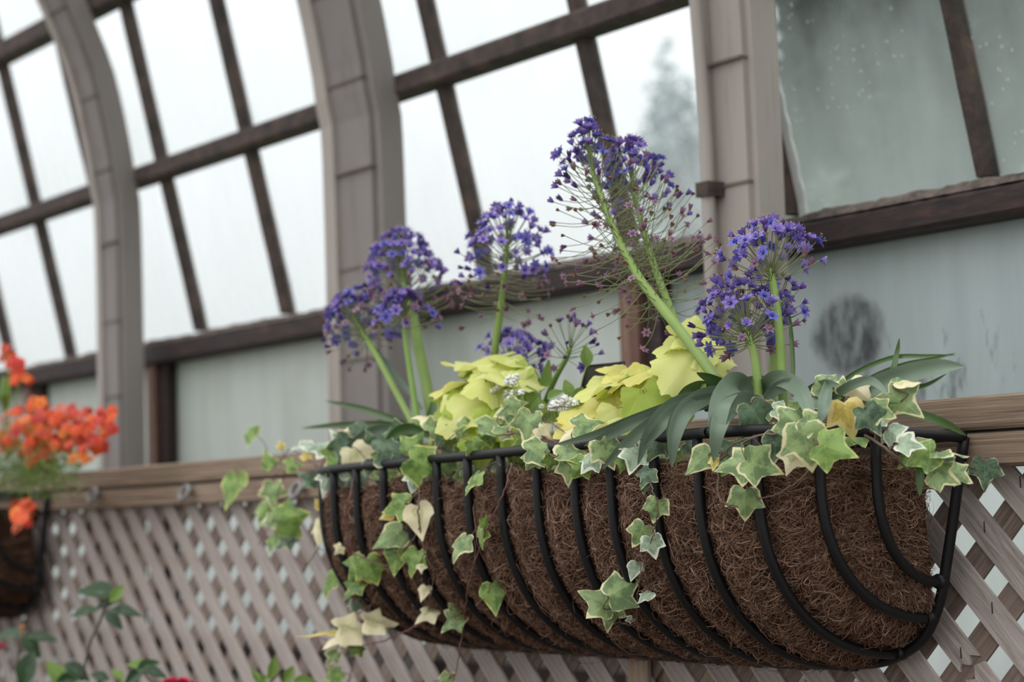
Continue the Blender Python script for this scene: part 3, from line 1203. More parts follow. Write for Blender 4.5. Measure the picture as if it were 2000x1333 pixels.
# ================================================================== PLANTS
def leaf_mesh(name, outline, centre, rings, zfun, mat, lobes=None):
    outline = np.asarray(outline, float)
    n = len(outline)
    c = np.asarray(centre, float)
    v = [np.array([c[0], c[1], 0])]
    rim, vein = [0.0], [1.0]
    lob = lobes if lobes is not None else [0] * n
    for r in rings:
        for i in range(n):
            p = c + (outline[i] - c) * r
            v.append(np.array([p[0], p[1], 0]))
            rim.append(r)
            vein.append(float(lob[i]))
    for p in v:
        p[2] = zfun(p[0], p[1])
    f = [(0, 1 + i, 1 + (i + 1) % n) for i in range(n)]
    for q in range(len(rings) - 1):
        a, b = 1 + q * n, 1 + (q + 1) * n
        f += [(a + i, b + i, b + (i + 1) % n, a + (i + 1) % n) for i in range(n)]
    return new_mesh(name, v, f, mat, True, {'rim': rim, 'vein': vein})


def mirror(h):
    return h + [(x, -y) for x, y in h[::-1] if abs(y) > 1e-6]


def densify(o, k=2):
    o = np.asarray(o, float)
    out = []
    for i in range(len(o)):
        a, b = o[i], o[(i + 1) % len(o)]
        for t in np.linspace(0, 1, k, endpoint=False):
            out.append(a + (b - a) * t)
    return np.array(out)


IVY_SHAPES = []
half1 = [(1.0, 0.0), (0.80, 0.10), (0.62, 0.17), (0.50, 0.26), (0.46, 0.42), (0.40, 0.56), (0.22, 0.48), (0.08, 0.40), (-0.06, 0.40), (-0.14, 0.28), (-0.10, 0.12), (0.02, 0.0)]
half2 = [(1.0, 0.0), (0.84, 0.13), (0.68, 0.22), (0.56, 0.30), (0.58, 0.46), (0.56, 0.60), (0.38, 0.52), (0.18, 0.46), (0.02, 0.44), (-0.12, 0.34), (-0.12, 0.15), (0.0, 0.0)]
half3 = [(1.0, 0.0), (0.78, 0.12), (0.60, 0.24), (0.42, 0.34), (0.30, 0.46), (0.16, 0.44), (0.04, 0.38), (-0.06, 0.28), (-0.08, 0.14), (0.02, 0.0)]


def ivy_shape(h, fold, droop, wav, ph):
    o = mirror(h)
    # asymmetry
    o = [(x + 0.03 * math.sin(5 * y + ph), y * (1 + 0.08 * math.sin(ph + x * 3))) for x, y in o]
    d = densify(o, 2)
    tips = [(x, y) for x, y in o]
    lob = np.zeros(len(d))
    r = np.hypot(d[:, 0] - 0.1, d[:, 1])
    for i in range(len(d)):
        if r[i] >= r[i - 1] and r[i] >= r[(i + 1) % len(d)]:
            lob[i] = 1.0
    z = lambda x, y: -fold * abs(y) - droop * x * x + wav * math.sin(6 * y + 4 * x + ph) + 0.02 * math.sin(11 * x + ph)
    return d, z, lob


for k, (h, fo, dr, wv) in enumerate([(half1, 0.16, 0.10, 0.03), (half2, 0.05, 0.16, 0.05), (half3, 0.25, 0.12, 0.03), (half1, -0.10, 0.28, 0.05), (half2, 0.35, 0.22, 0.03)]):
    IVY_SHAPES.append(ivy_shape(h, fo, dr, wv, k * 1.7))
IVY_ME = {(c, s): leaf_mesh('ivy_leaf_%s' % c, IVY_SHAPES[s][0], (0.16, 0.0), (0.35, 0.62, 0.80, 0.92, 1.0), IVY_SHAPES[s][1], IVY[c], IVY_SHAPES[s][2]) for c in IVY for s in range(5)}


def leaf_matrix(pos, ang, size, pitch=0.0, roll=0.0, frac=0.4, upmix=0.0, ref=None):
    a = math.radians(ang)
    view = norm(CAM - np.asarray(pos)) if ref is None else norm(ref)
    r_ = norm(np.cross(np.array([0, 0, 1.0]), view)) if ref is None else norm(np.cross(np.array([0, 0, 1.0]), view))
    u_ = np.cross(view, r_)
    T = math.cos(a) * r_ + math.sin(a) * u_
    p, q = math.radians(-pitch), math.radians(roll)
    N = norm(math.cos(p) * view + math.sin(p) * u_)      # negative pitch tips the blade up to the sky
    T = norm(T - N * (T @ N))
    B = np.cross(N, T)
    B, N = math.cos(q) * B + math.sin(q) * N, math.cos(q) * N - math.sin(q) * B
    o = np.asarray(pos) - T * size * frac
    mw = Matrix.Identity(4)
    for r in range(3):
        mw[r][0], mw[r][1], mw[r][2], mw[r][3] = T[r] * size, B[r] * size, N[r] * size, o[r]
    return mw, o, T


def to_pos(spec):
    x, y, Y = spec
    return surf_px(x, y) if Y == 's' else PY(x, y, Y)


def ivy(label, vines, leaves, group='ivy trails', vine_mat='vine_red', r=0.0011, name='trailing_ivy'):
    """vines: list of pixel polylines [(x, y, Y)...]; leaves: (x, y, Y, length_px, angle, kind, pitch, roll)"""
    pts = [[to_pos(s) for s in v] for v in vines]
    base = pts[0][0]
    t = thing(name, label, 'ivy', base, group)
    dense = []
    for v in pts:
        path = catmull(v, 8)
        path = path + rng.normal(0, 0.0006, path.shape)
        mb = MB()
        mb.tube(path, np.linspace(r, r * 0.55, len(path)), 6)
        mb.build('stem', M[vine_mat], t)
        dense.append(path)
    dense = np.concatenate(dense)
    for L in leaves:
        x, y, Y, s, ang, kind = L[:6]
        pitch = L[6] if len(L) > 6 else random.uniform(-25, 15)
        roll = L[7] if len(L) > 7 else random.uniform(-25, 25)
        pos = to_pos((x, y, Y))
        size = s * mpp(pos) * 1.08
        mw, o, T = leaf_matrix(pos, ang, size, pitch, roll)
        me = IVY_ME[(kind, random.randrange(5))]
        lf = link('leaf', me, t, mw)
        # petiole from leaf base to the nearest point of the stem
        q = dense[np.argmin(np.linalg.norm(dense - o, axis=1))]
        dist = np.linalg.norm(q - o)
        if dist > 0.05:
            q = o + (q - o) * 0.05 / dist
        mid = (q + o) / 2 - T * min(0.012, dist * 0.4)
        mb = MB()
        mb.tube(catmull([q, mid, o], 4), 0.0007, 5)
        mb.build('petiole', M[vine_mat], t)
    return t


# ---- ivy at the right end of the basket
R_ = -0.19
ivy('ivy sprig with cream-edged leaves hanging over the right corner of the rim',
    [[(1690, 850, -0.20), (1740, 885, -0.20), (1780, 925, -0.17), (1800, 955, -0.15), (1850, 950, -0.12)], [(1700, 842, -0.18), (1750, 862, -0.17), (1800, 880, -0.14), (1850, 890, -0.12)]],
    [(1747, 848, -0.19, 42, -60, 'w', -45, 30), (1778, 868, -0.19, 52, -20, 'w', -55, 20), (1803, 892, -0.17, 58, 200, 'g', -10, 10),
     (1850, 884, -0.15, 62, 8, 'v', -50, -30), (1842, 908, -0.12, 44, -60, 'd', 0, 0), (1842, 930, -0.15, 54, -28, 'v', -30, 10),
     (1872, 926, -0.13, 48, -32, 'v', -25, -10), (1812, 905, -0.13, 36, 250, 'd'), (1765, 905, -0.17, 30, 220, 'g'), (1800, 860, -0.12, 34, 20, 'v', -50, 0)],
    vine_mat='vine_brown', r=0.0016)
ivy('single dark ivy leaf against the lattice right of the basket',
    [[(1885, 905, -0.06), (1900, 915, -0.055), (1912, 920, -0.05)]], [(1923, 925, -0.05, 58, -95, 'd', -10, 10)], vine_mat='vine_brown')
ivy('pale five-pointed ivy leaves standing above the rim at the right end',
    [[(1700, 830, -0.17), (1730, 805, -0.17), (1755, 790, -0.17), (1775, 770, -0.17)], [(1680, 820, -0.18), (1665, 790, -0.18), (1655, 765, -0.18)], [(1640, 830, -0.19), (1620, 800, -0.19), (1615, 770, -0.19)]],
    [(1762, 785, -0.17, 82, -42, 'v', -20, 10), (1728, 772, -0.16, 60, 170, 'v', -40, 20), (1768, 746, -0.17, 50, 12, 'c', -68, 0),
     (1675, 762, -0.18, 50, -55, 'c', -35, 30), (1617, 748, -0.19, 54, -25, 'v', -60, 20), (1646, 752, -0.18, 38, 80, 'v', -20, 20),
     (1612, 776, -0.19, 50, -10, 'w', -62, 10), (1655, 815, -0.21, 68, -80, 'y', -5, 5), (1702, 820, -0.21, 62, -62, 'd', -15, 0),
     (1719, 803, -0.20, 50, -35, 'v', -45, 20), (1640, 805, -0.18, 34, 150, 'g'), (1665, 790, -0.16, 40, 40, 'd'), (1690, 790, -0.15, 40, 100, 'd'), (1628, 790, -0.17, 36, -70, 'g'),
     (1690, 775, -0.17, 34, 200, 'v'), (1600, 800, -0.18, 36, 250, 'd')],
    vine_mat='vine_brown', r=0.0014)
# ---- big leaves on the front right of the rim
ivy('cluster of large variegated ivy leaves draped over the front right rim',
    [[(1520, 800, -0.23), (1545, 845, -0.265), (1580, 850, -0.27), (1600, 875, -0.275), (1590, 905, 's'), (1560, 940, 's'), (1520, 965, 's'), (1480, 975, 's')],
     [(1545, 845, -0.265), (1490, 850, -0.27), (1430, 870, -0.275), (1410, 900, -0.275)], [(1410, 880, -0.275), (1402, 940, 's'), (1410, 980, 's'), (1440, 990, 's')]],
    [(1546, 818, -0.275, 62, 128, 'v', -8, 10), (1588, 828, -0.275, 52, -30, 'v', -12, -15), (1574, 868, -0.285, 84, -82, 'v', -6, 6),
     (1515, 872, -0.265, 64, -100, 'd', -5, 0), (1630, 878, -0.275, 76, -28, 'g', -35, 25), (1604, 886, -0.265, 52, 210, 'g', -10, 10),
     (1440, 906, -0.285, 74, 192, 'v', -25, 8), (1488, 910, -0.285, 76, -22, 'v', -12, 6), (1455, 982, 's', 58, -92, 'v', 0, 0),
     (1545, 900, -0.262, 50, 250, 'c', -10, 0), (1494, 802, -0.23, 40, 200, 'v'), (1527, 800, -0.24, 38, -10, 'w', -40, 10), (1482, 818, -0.235, 74, -60, 'd', -5, 5),
     (1428, 878, -0.26, 46, 130, 'd', 0, 15), (1420, 915, 's', 30, 240, 'g'), (1462, 850, -0.24, 44, 100, 'd'), (1560, 800, -0.22, 40, 60, 'g'), (1455, 925, 's', 34, -60, 'g')],
    vine_mat='vine_brown', r=0.0016)
ivy('green ivy leaf with cream margin below the drooping strap leaves',
    [[(1400, 850, -0.255), (1392, 880, -0.27), (1385, 890, -0.272)]], [(1368, 900, -0.28, 66, 222, 'v', -8, 5), (1395, 905, -0.27, 24, 250, 'y')], vine_mat='vine_brown')
# ---- centre drop of small leaves
ivy('thin ivy trail of small leaves hanging down the middle of the liner',
    [[(1262, 905, -0.26), (1272, 950, 's'), (1285, 990, 's'), (1280, 1030, 's'), (1270, 1060, 's'), (1255, 1110, 's'), (1246, 1160, 's'), (1243, 1210, 's'), (1232, 1222, 's'), (1205, 1215, 's')]],
    [(1261, 932, 's', 42, 245, 'd', -20, 20), (1260, 953, 's', 26, -100, 'd'), (1282, 995, 's', 44, -105, 'v', 0, 0), (1250, 1044, 's', 46, 238, 'v', 0, 0),
     (1274, 1067, 's', 42, -80, 'w', 0, 10), (1239, 1115, 's', 38, 250, 'w', 0, 0), (1260, 1165, 's', 32, 215, 'w', -30, 30), (1229, 1211, 's', 14, 200, 'w')],
    vine_mat='vine_brown', r=0.0009)
ivy('three bright green ivy leaves joined low on the middle of the liner',
    [[(1243, 1210, 's'), (1215, 1218, 's'), (1200, 1190, 's')]],
    [(1167, 1172, 's', 72, 150, 'v', -6, 6), (1214, 1150, 's', 66, 32, 'v', -8, -10), (1189, 1200, 's', 60, -98, 'v', -5, 5)], vine_mat='vine_brown', r=0.0009)
# ---- clump along the middle of the rim
ivy('tangle of pale ivy leaves and reddish stems along the middle of the rim',
    [[(980, 850, -0.25), (1040, 845, -0.25), (1090, 865, -0.255), (1150, 870, -0.26), (1210, 880, -0.265)], [(960, 830, -0.23), (1010, 845, -0.24), (1060, 820, -0.24), (1110, 850, -0.25)],
     [(1060, 880, -0.27), (1100, 900, -0.275), (1160, 900, -0.275), (1220, 890, -0.27)]],
    [(1030, 836, -0.26, 66, -105, 'v', -10, 20), (1118, 846, -0.26, 52, 205, 'c', -35, 20), (1148, 828, -0.26, 60, 24, 'v', -50, 10), (1055, 876, -0.275, 62, 18, 'v', -45, 10),
     (1119, 884, -0.28, 66, 12, 'v', -45, -10), (1183, 884, -0.285, 58, -70, 'v', -5, 15), (1150, 900, -0.285, 44, 230, 'w', -30, 20), (1236, 868, -0.275, 48, 200, 'w', -30, 0),
     (1238, 894, -0.28, 52, 250, 'w', -15, 10), (1109, 924, 's', 48, -95, 'v', 0, 15), (1132, 915, 's', 42, 230, 'g', 0, 0), (1038, 898, -0.275, 34, 240, 'v', -20, 0), (1282, 872, -0.265, 60, 235, 'd', -5, 10),
     (1063, 845, -0.25, 34, -40, 'c'), (985, 840, -0.24, 40, 60, 'v', -50, 10), (960, 826, -0.24, 52, 30, 'v', -55, 10), (1008, 790, -0.22, 40, 20, 'v', -45, 20), (990, 800, -0.22, 44, 200, 'v', -45, 0), (1130, 806, -0.2, 40, -40, 'g'),
     (1090, 880, -0.25, 36, 150, 'd'), (1200, 860, -0.24, 36, 40, 'd'), (1160, 870, -0.25, 36, 260, 'd'), (1020, 868, -0.255, 34, 200, 'g'), (1075, 905, -0.27, 36, 260, 'g'), (1215, 905, -0.27, 34, 260, 'g')],
    vine_mat='vine_red', r=0.0014)
# ---- long reddish trail
ivy('long reddish ivy stem trailing down past the bottom of the liner',
    [[(1000, 905, -0.27), (985, 960, 's'), (958, 1020, 's'), (930, 1090, 's'), (915, 1150, 's'), (905, 1215, -0.2), (897, 1275, -0.2), (886, 1336, -0.2)], [(886, 1320, -0.2), (860, 1330, -0.2), (845, 1332, -0.2)],
     [(930, 1185, 's'), (945, 1168, 's'), (955, 1155, 's')]],
    [(897, 1068, 's', 56, 240, 'v', -15, 48), (939, 1048, 's', 42, -95, 'g', -5, 60), (948, 1020, 's', 26, 70, 'g', -5, 50), (964, 1166, 's', 62, -85, 'g', -4, 4),
     (884, 1214, -0.21, 52, 215, 'v', -10, 20), (893, 1190, -0.21, 34, 60, 'v', -10, 40), (877, 1326, -0.2, 30, 40, 'v', -10, 10), (922, 940, -0.28, 50, 235, 'g', -20, 55)],
    vine_mat='vine_red', r=0.0013)
# ---- left centre drop
ivy('ivy trail with one cream leaf hanging down the left part of the liner',
    [[(822, 930, -0.25), (818, 970, 's'), (820, 1030, 's'), (830, 1080, 's'), (846, 1120, 's'), (842, 1160, 's'), (836, 1195, -0.21)], [(820, 1030, 's'), (795, 1070, 's'), (770, 1080, 's')], [(822, 960, 's'), (800, 975, 's'), (790, 985, 's')]],
    [(779, 990, 's', 52, 192, 'g', -15, 10), (818, 1016, 's', 68, -82, 'c', -5, 5), (762, 1050, 's', 66, 210, 'v', -10, 10), (775, 1090, 's', 60, -100, 'g', -5, 0),
     (808, 1098, 's', 52, 250, 'g', -10, 25), (827, 1158, 's', 32, 250, 'c', -10, 20), (832, 1200, -0.215, 46, 215, 'c', -20, 30), (822, 1110, 's', 20, -90, 'c'), (755, 1010, 's', 26, 200, 'y')],
    vine_mat='vine_brown', r=0.0012)
ivy('two-lobed green ivy leaves on the left side of the liner',
    [[(690, 920, -0.25), (685, 970, 's'), (675, 1030, 's'), (690, 1080, 's'), (705, 1100, 's')], [(690, 1080, 's'), (745, 1105, 's'), (765, 1100, 's')]],
    [(700, 1112, 's', 52, 232, 'g', -5, 5), (724, 1112, 's', 54, -70, 'g', -5, 5), (690, 1150, 's', 48, 225, 'g', -30, 20), (661, 1075, 's', 22, 230, 'c')],
    vine_mat='vine_red', r=0.001)
# ---- left end
LE = -0.22
ivy('thick heap of ivy leaves covering the left end of the rim',
    [[(700, 900, LE), (670, 880, LE), (640, 890, LE), (625, 915, LE)], [(720, 905, -0.25), (770, 890, -0.25), (820, 895, -0.25), (860, 890, -0.25)], [(850, 890, -0.24), (845, 850, -0.24), (858, 820, -0.24)]],
    [(673, 884, -0.24, 66, 250, 'd', -10, 10), (700, 900, -0.25, 66, -62, 'c', -10, 25), (652, 898, -0.25, 56, 235, 'g', -10, 10), (642, 936, -0.25, 58, 240, 'w', -10, 25),
     (766, 878, -0.25, 70, 15, 'd', -30, 5), (688, 834, -0.2, 52, 200, 'c', -60, 10), (716, 842, -0.21, 58, 20, 'd', -55, 0), (812, 868, -0.245, 54, 60, 'g', -20, 10),
     (826, 908, -0.275, 66, -25, 'g', -8, 5), (808, 936, -0.265, 44, 250, 'w', -10, 20), (852, 834, -0.24, 42, 40, 'v', -25, 10), (830, 815, -0.22, 46, 150, 'c', -60, 10), (627, 868, -0.22, 50, 175, 'w', -60, 0),
     (730, 870, -0.23, 56, 120, 'd'), (700, 862, -0.22, 52, 60, 'g'), (745, 900, -0.25, 44, 240, 'g'), (660, 860, -0.2, 44, 120, 'w'), (790, 850, -0.22, 52, 40, 'd'), (870, 868, -0.24, 46, 300, 'd'), (880, 850, -0.24, 40, 30, 'g'), (905, 860, -0.245, 44, 230, 'v'), (920, 830, -0.23, 48, 40, 'v', -50, 10), (945, 852, -0.245, 44, 210, 'g'), (930, 878, -0.26, 40, -60, 'g'), (780, 905, -0.255, 36, -90, 'd'), (720, 915, -0.26, 36, 250, 'd')],
    vine_mat='vine_red', r=0.0014)
ivy('loose ivy spray reaching out to the left of the basket over the rail',
    [[(660, 900, -0.2), (610, 920, -0.19), (560, 910, -0.18), (530, 900, -0.17), (515, 865, -0.17), (498, 848, -0.17)], [(620, 912, -0.19), (570, 880, -0.18), (545, 905, -0.18)], [(540, 925, -0.18), (500, 955, -0.17), (465, 950, -0.17)],
     [(560, 915, -0.18), (545, 960, -0.18), (535, 1010, -0.18), (505, 1065, -0.18)], [(620, 1000, -0.2), (625, 1060, -0.2), (600, 1100, -0.19), (575, 1090, -0.19), (560, 1060, -0.19)]],
    [(488, 850, -0.17, 40, 240, 'g', -10, 55), (449, 954, -0.17, 72, 252, 'g', -10, 42), (525, 898, -0.18, 40, 110, 'g', -20, 10), (532, 966, -0.18, 52, -95, 'v', -15, 20),
     (516, 998, -0.17, 48, 240, 'g', -15, 30), (570, 1010, -0.19, 62, 20, 'g', -25, 10), (530, 1016, -0.18, 42, 190, 'v', -40, 10), (557, 1058, -0.19, 44, 210, 'd', -20, 15),
     (533, 1056, -0.18, 44, 235, 'g', -10, 58), (603, 934, -0.19, 42, 150, 'd', -10, 10), (598, 890, -0.19, 20, 100, 'y'), (621, 985, -0.2, 22, 120, 'y'), (622, 1028, -0.21, 56, 250, 'c', -20, 45),
     (572, 908, -0.18, 32, 20, 'g', -40, 0), (590, 870, -0.19, 40, 200, 'w', -60, 10), (636, 1135, -0.2, 52, 245, 'g', -10, 66), (548, 870, -0.18, 18, 110, 'y')],
    vine_mat='vine_red', r=0.0011)
ivy('faded yellow ivy spray hanging below the left end of the basket',
    [[(690, 1150, -0.2), (688, 1200, -0.2), (690, 1255, -0.2), (688, 1300, -0.2), (678, 1338, -0.2)], [(832, 1212, -0.21), (790, 1235, -0.21), (740, 1255, -0.21), (690, 1263, -0.21), (645, 1255, -0.21), (610, 1238, -0.21)],
     [(690, 1255, -0.2), (655, 1220, -0.2), (640, 1205, -0.2)], [(735, 1165, 's'), (715, 1200, -0.2), (695, 1230, -0.2)]],
    [(630, 1232, -0.22, 84, 195, 'y', -58, 25), (662, 1240, -0.22, 62, 215, 'c', -50, 30), (690, 1228, -0.22, 70, 20, 'c', -62, 20), (738, 1214, -0.22, 62, 14, 'c', -58, 10), (672, 1248, -0.22, 40, 250, 'g', -10, 30),
     (648, 1286, -0.2, 34, 230, 'v', -15, 20), (652, 1318, -0.2, 34, 200, 'g', -30, 10), (690, 1180, -0.2, 36, 250, 'd', -10, 40), (700, 1270, -0.2, 26, -60, 'g')],
    vine_mat='vine_red', r=0.0012)

# dark low ivy filling the planting between the clumps
fill_v = [[(BK.xl + 0.12, -0.15, 0.05)], ]


def low_ivy():
    c = (1.66, -0.13, 0.035)
    t = thing('ground_ivy', 'low dark ivy carpeting the soil behind the rim', 'ivy', c, 'ivy trails')
    mb = MB()
    xs = np.linspace(1.17, 2.16, 30)
    mb.tube(catmull([(x, -0.15 + 0.05 * math.sin(9 * x), 0.045 + 0.008 * math.sin(23 * x)) for x in xs], 3), 0.0014, 6)
    mb.build('stem', M['vine_red'], t)
    for k in range(150):
        x = random.uniform(1.16, 2.17)
        yr = float(BK.rim_y(x))
        y = random.uniform(yr + 0.012, -0.06)
        z = 0.052 + 0.022 * random.random() + (0.012 if y > -0.18 else 0.0)
        kind = random.choice('ddddggvw')
        s = random.uniform(0.024, 0.042)
        mw, o, T = leaf_matrix((x, y, z), random.uniform(0, 360), s, random.uniform(-40, 30), random.uniform(-35, 35), 0.4, ref=(0.45, -0.65, 0.62))
        link('leaf', IVY_ME[(kind, random.randrange(5))], t, mw)


low_ivy()

# ------------------------------------------------------------------ lime-leaved coral bells
def heuchera_outline(n=72):
    out, lob = [], []
    for i in range(n):
        th = -math.pi + 2 * math.pi * i / n
        r = 0.5 * (1 + 0.115 * math.cos(5 * th) + 0.042 * math.cos(15 * th + 0.4) + 0.026 * math.cos(24 * th))
        notch = math.exp(-((abs(th) - math.pi) / 0.22) ** 2)
        r *= 1 - 0.62 * notch
        out.append((0.42 + r * math.cos(th), r * 1.06 * math.sin(th)))
        lob.append(1.0 if i in [round(n * (0.5 + j / 5)) % n for j in (-2, -1, 0, 1, 2)] else 0.0)
    return out, lob


HO, HL = heuchera_outline()
HEU = {}
for key, mt in (('l', 'lime'), ('y', 'limey'), ('g', 'lime_dark')):
    for s, (cup, wav, dr) in enumerate(((0.30, 0.035, 0.30), (-0.12, 0.05, 0.40), (0.12, 0.06, 0.60), (-0.30, 0.04, 0.25))):
        def zf(x, y, cup=cup, wav=wav, dr=dr, s=s):
            th = math.atan2(y, x - 0.1)
            r = math.hypot(x - 0.1, y)
            return cup * (r * r) - dr * x * x * 0.6 + wav * r * math.cos(5 * th + s) + 0.025 * r * math.cos(3 * th + 2 * s) + 0.10 * r * r * math.sin(8 * th + s) * r
        HEU[(key, s)] = leaf_mesh('coral_bells_leaf', HO, (0.10, 0.0), (0.15, 0.35, 0.58, 0.8, 0.93, 1.0), zf, M[mt], HL)


def heuchera(label, crown, leaves):
    c = PY(*crown)
    t = thing('coral_bells', label, 'plant', c, 'lime foliage plants')
    more = [(x + random.uniform(-22, 22), y + random.uniform(4, 22), Y + 0.012, w * random.uniform(0.6, 0.8), ang + random.uniform(-50, 50), random.choice('lyg'), pitch + random.uniform(-10, 20), roll + random.uniform(-30, 30)) for x, y, Y, w, ang, kind, pitch, roll in leaves]
    for x, y, Y, w, ang, kind, pitch, roll in leaves + more:
        pos = PY(x, y, Y)
        size = w * 0.92 * mpp(pos)
        mw, o, T = leaf_matrix(pos, ang, size * 1.08, pitch - 12, roll, 0.42)
        link('leaf', HEU[(kind, random.randrange(4))], t, mw)
        at = np.array(mw.translation) + np.array(mw.col[0][:3]) * 0.10
        mid = (at + c) / 2 + np.array([0, 0, 0.012]) + (at - c) * np.array([0.1, 0.1, 0])
        mb = MB()
        mb.tube(catmull([c, mid, at], 6), np.linspace(0.0022, 0.0015, 13), 6)
        mb.build('petiole', M['petiole'], t)
    return t


heuchera('lime yellow ruffled plant to the left of the white flowers', (960, 850, -0.17),
         [(955, 695, -0.17, 105, 165, 'l', -52, 10), (1000, 705, -0.16, 95, 10, 'l', -58, -10), (925, 720, -0.18, 112, 178, 'l', -62, 10), (985, 728, -0.19, 120, -5, 'l', -58, 0),
          (900, 745, -0.19, 110, 190, 'y', -60, 15), (960, 742, -0.2, 105, -90, 'l', -60, 0), (1020, 740, -0.18, 90, -5, 'l', -62, 10), (905, 785, -0.2, 128, 205, 'g', -30, 12), (945, 770, -0.18, 130, 140, 'g', -20, 0),
          (920, 795, -0.22, 140, 215, 'l', -38, 10), (1000, 790, -0.19, 110, -40, 'g', -30, 0), (980, 815, -0.21, 110, -70, 'g', -35, 0), (880, 840, -0.21, 80, 200, 'g', -40, 0), (900, 850, -0.2, 80, 250, 'g', -30, 0), (1030, 790, -0.17, 90, 20, 'g', -25, 0),
          (945, 855, -0.23, 90, -100, 'g', -35, 0), (1010, 850, -0.22, 80, -60, 'g', -35, 0)])
heuchera('lime yellow plant under the tallest squill stalk', (1270, 850, -0.18),
         [(1352, 655, -0.16, 100, 20, 'l', -50, 10), (1325, 668, -0.17, 90, 185, 'l', -60, 0), (1390, 695, -0.16, 85, 0, 'l', -48, 20), (1372, 675, -0.155, 60, -30, 'l', -40, 0),
          (1335, 712, -0.19, 120, -120, 'l', -35, 0), (1255, 722, -0.19, 120, 160, 'y', -58, 15), (1190, 742, -0.2, 125, 195, 'l', -48, 18), (1215, 728, -0.18, 100, 30, 'y', -55, 0),
          (1240, 752, -0.18, 90, -60, 'y', -20, 0), (1200, 785, -0.2, 78, -80, 'y', -15, 20), (1268, 790, -0.22, 110, -70, 'g', -12, 0), (1140, 805, -0.22, 130, 215, 'y', -35, 30), (1330, 760, -0.17, 105, -60, 'y', -15, 0),
          (1165, 830, -0.22, 60, -100, 'y', -30, 10), (1205, 820, -0.22, 90, -90, 'l', -20, 0), (1290, 745, -0.17, 100, 60, 'l', -20, 0), (1385, 745, -0.16, 90, -20, 'y', -25, 0), (1235, 835, -0.23, 90, -60, 'l', -20, 10), (1310, 800, -0.2, 80, -90, 'g', -15, 0), (1120, 830, -0.22, 60, 200, 'y', -40, 10)])


# ------------------------------------------------------------------ squill strap leaves
def strap(parent, pts, w_px, mat, twist=0.0, fold=0.22, tip=0.04, base=0.55, k=8):
    P3 = [PY(*p) for p in pts]
    path = catmull(P3, k)
    n = len(path)
    tan = np.gradient(path, axis=0)
    u = np.linspace(0, 1, n)
    w0 = w_px * mpp(P3[len(P3) // 2]) / 2
    prof = (base + (1 - base) * np.clip(u / 0.35, 0, 1)) * np.clip(1 - ((u - 0.45).clip(0) / 0.55) ** 2.2, 0, 1) ** 0.8 + tip * 0.3
    V, F_ = [], []
    ve = []
    cr = np.array([-1, -0.5, 0, 0.5, 1])
    for i in range(n):
        tg = norm(tan[i])
        vw = norm(CAM - path[i])
        sd = norm(np.cross(tg, vw))
        nn = np.cross(sd, tg)
        a = math.radians(twist if not isinstance(twist, (tuple, list)) else np.interp(u[i], np.linspace(0, 1, len(twist)), twist))
        s2 = math.cos(a) * sd + math.sin(a) * nn
        n2 = math.cos(a) * nn - math.sin(a) * sd
        w = w0 * prof[i]
        for c in cr:
            V.append(path[i] + s2 * w * c + n2 * w * fold * 2 * (abs(c) - 0.5))
            ve.append(1 - abs(c))
    for i in range(n - 1):
        for j in range(4):
            F_.append((5 * i + j, 5 * i + j + 1, 5 * i + 6 + j, 5 * i + 5 + j))
    return mesh_obj('leaf', V, F_, M[mat], parent, True, {'vein': ve, 'rim': [0] * len(V)})


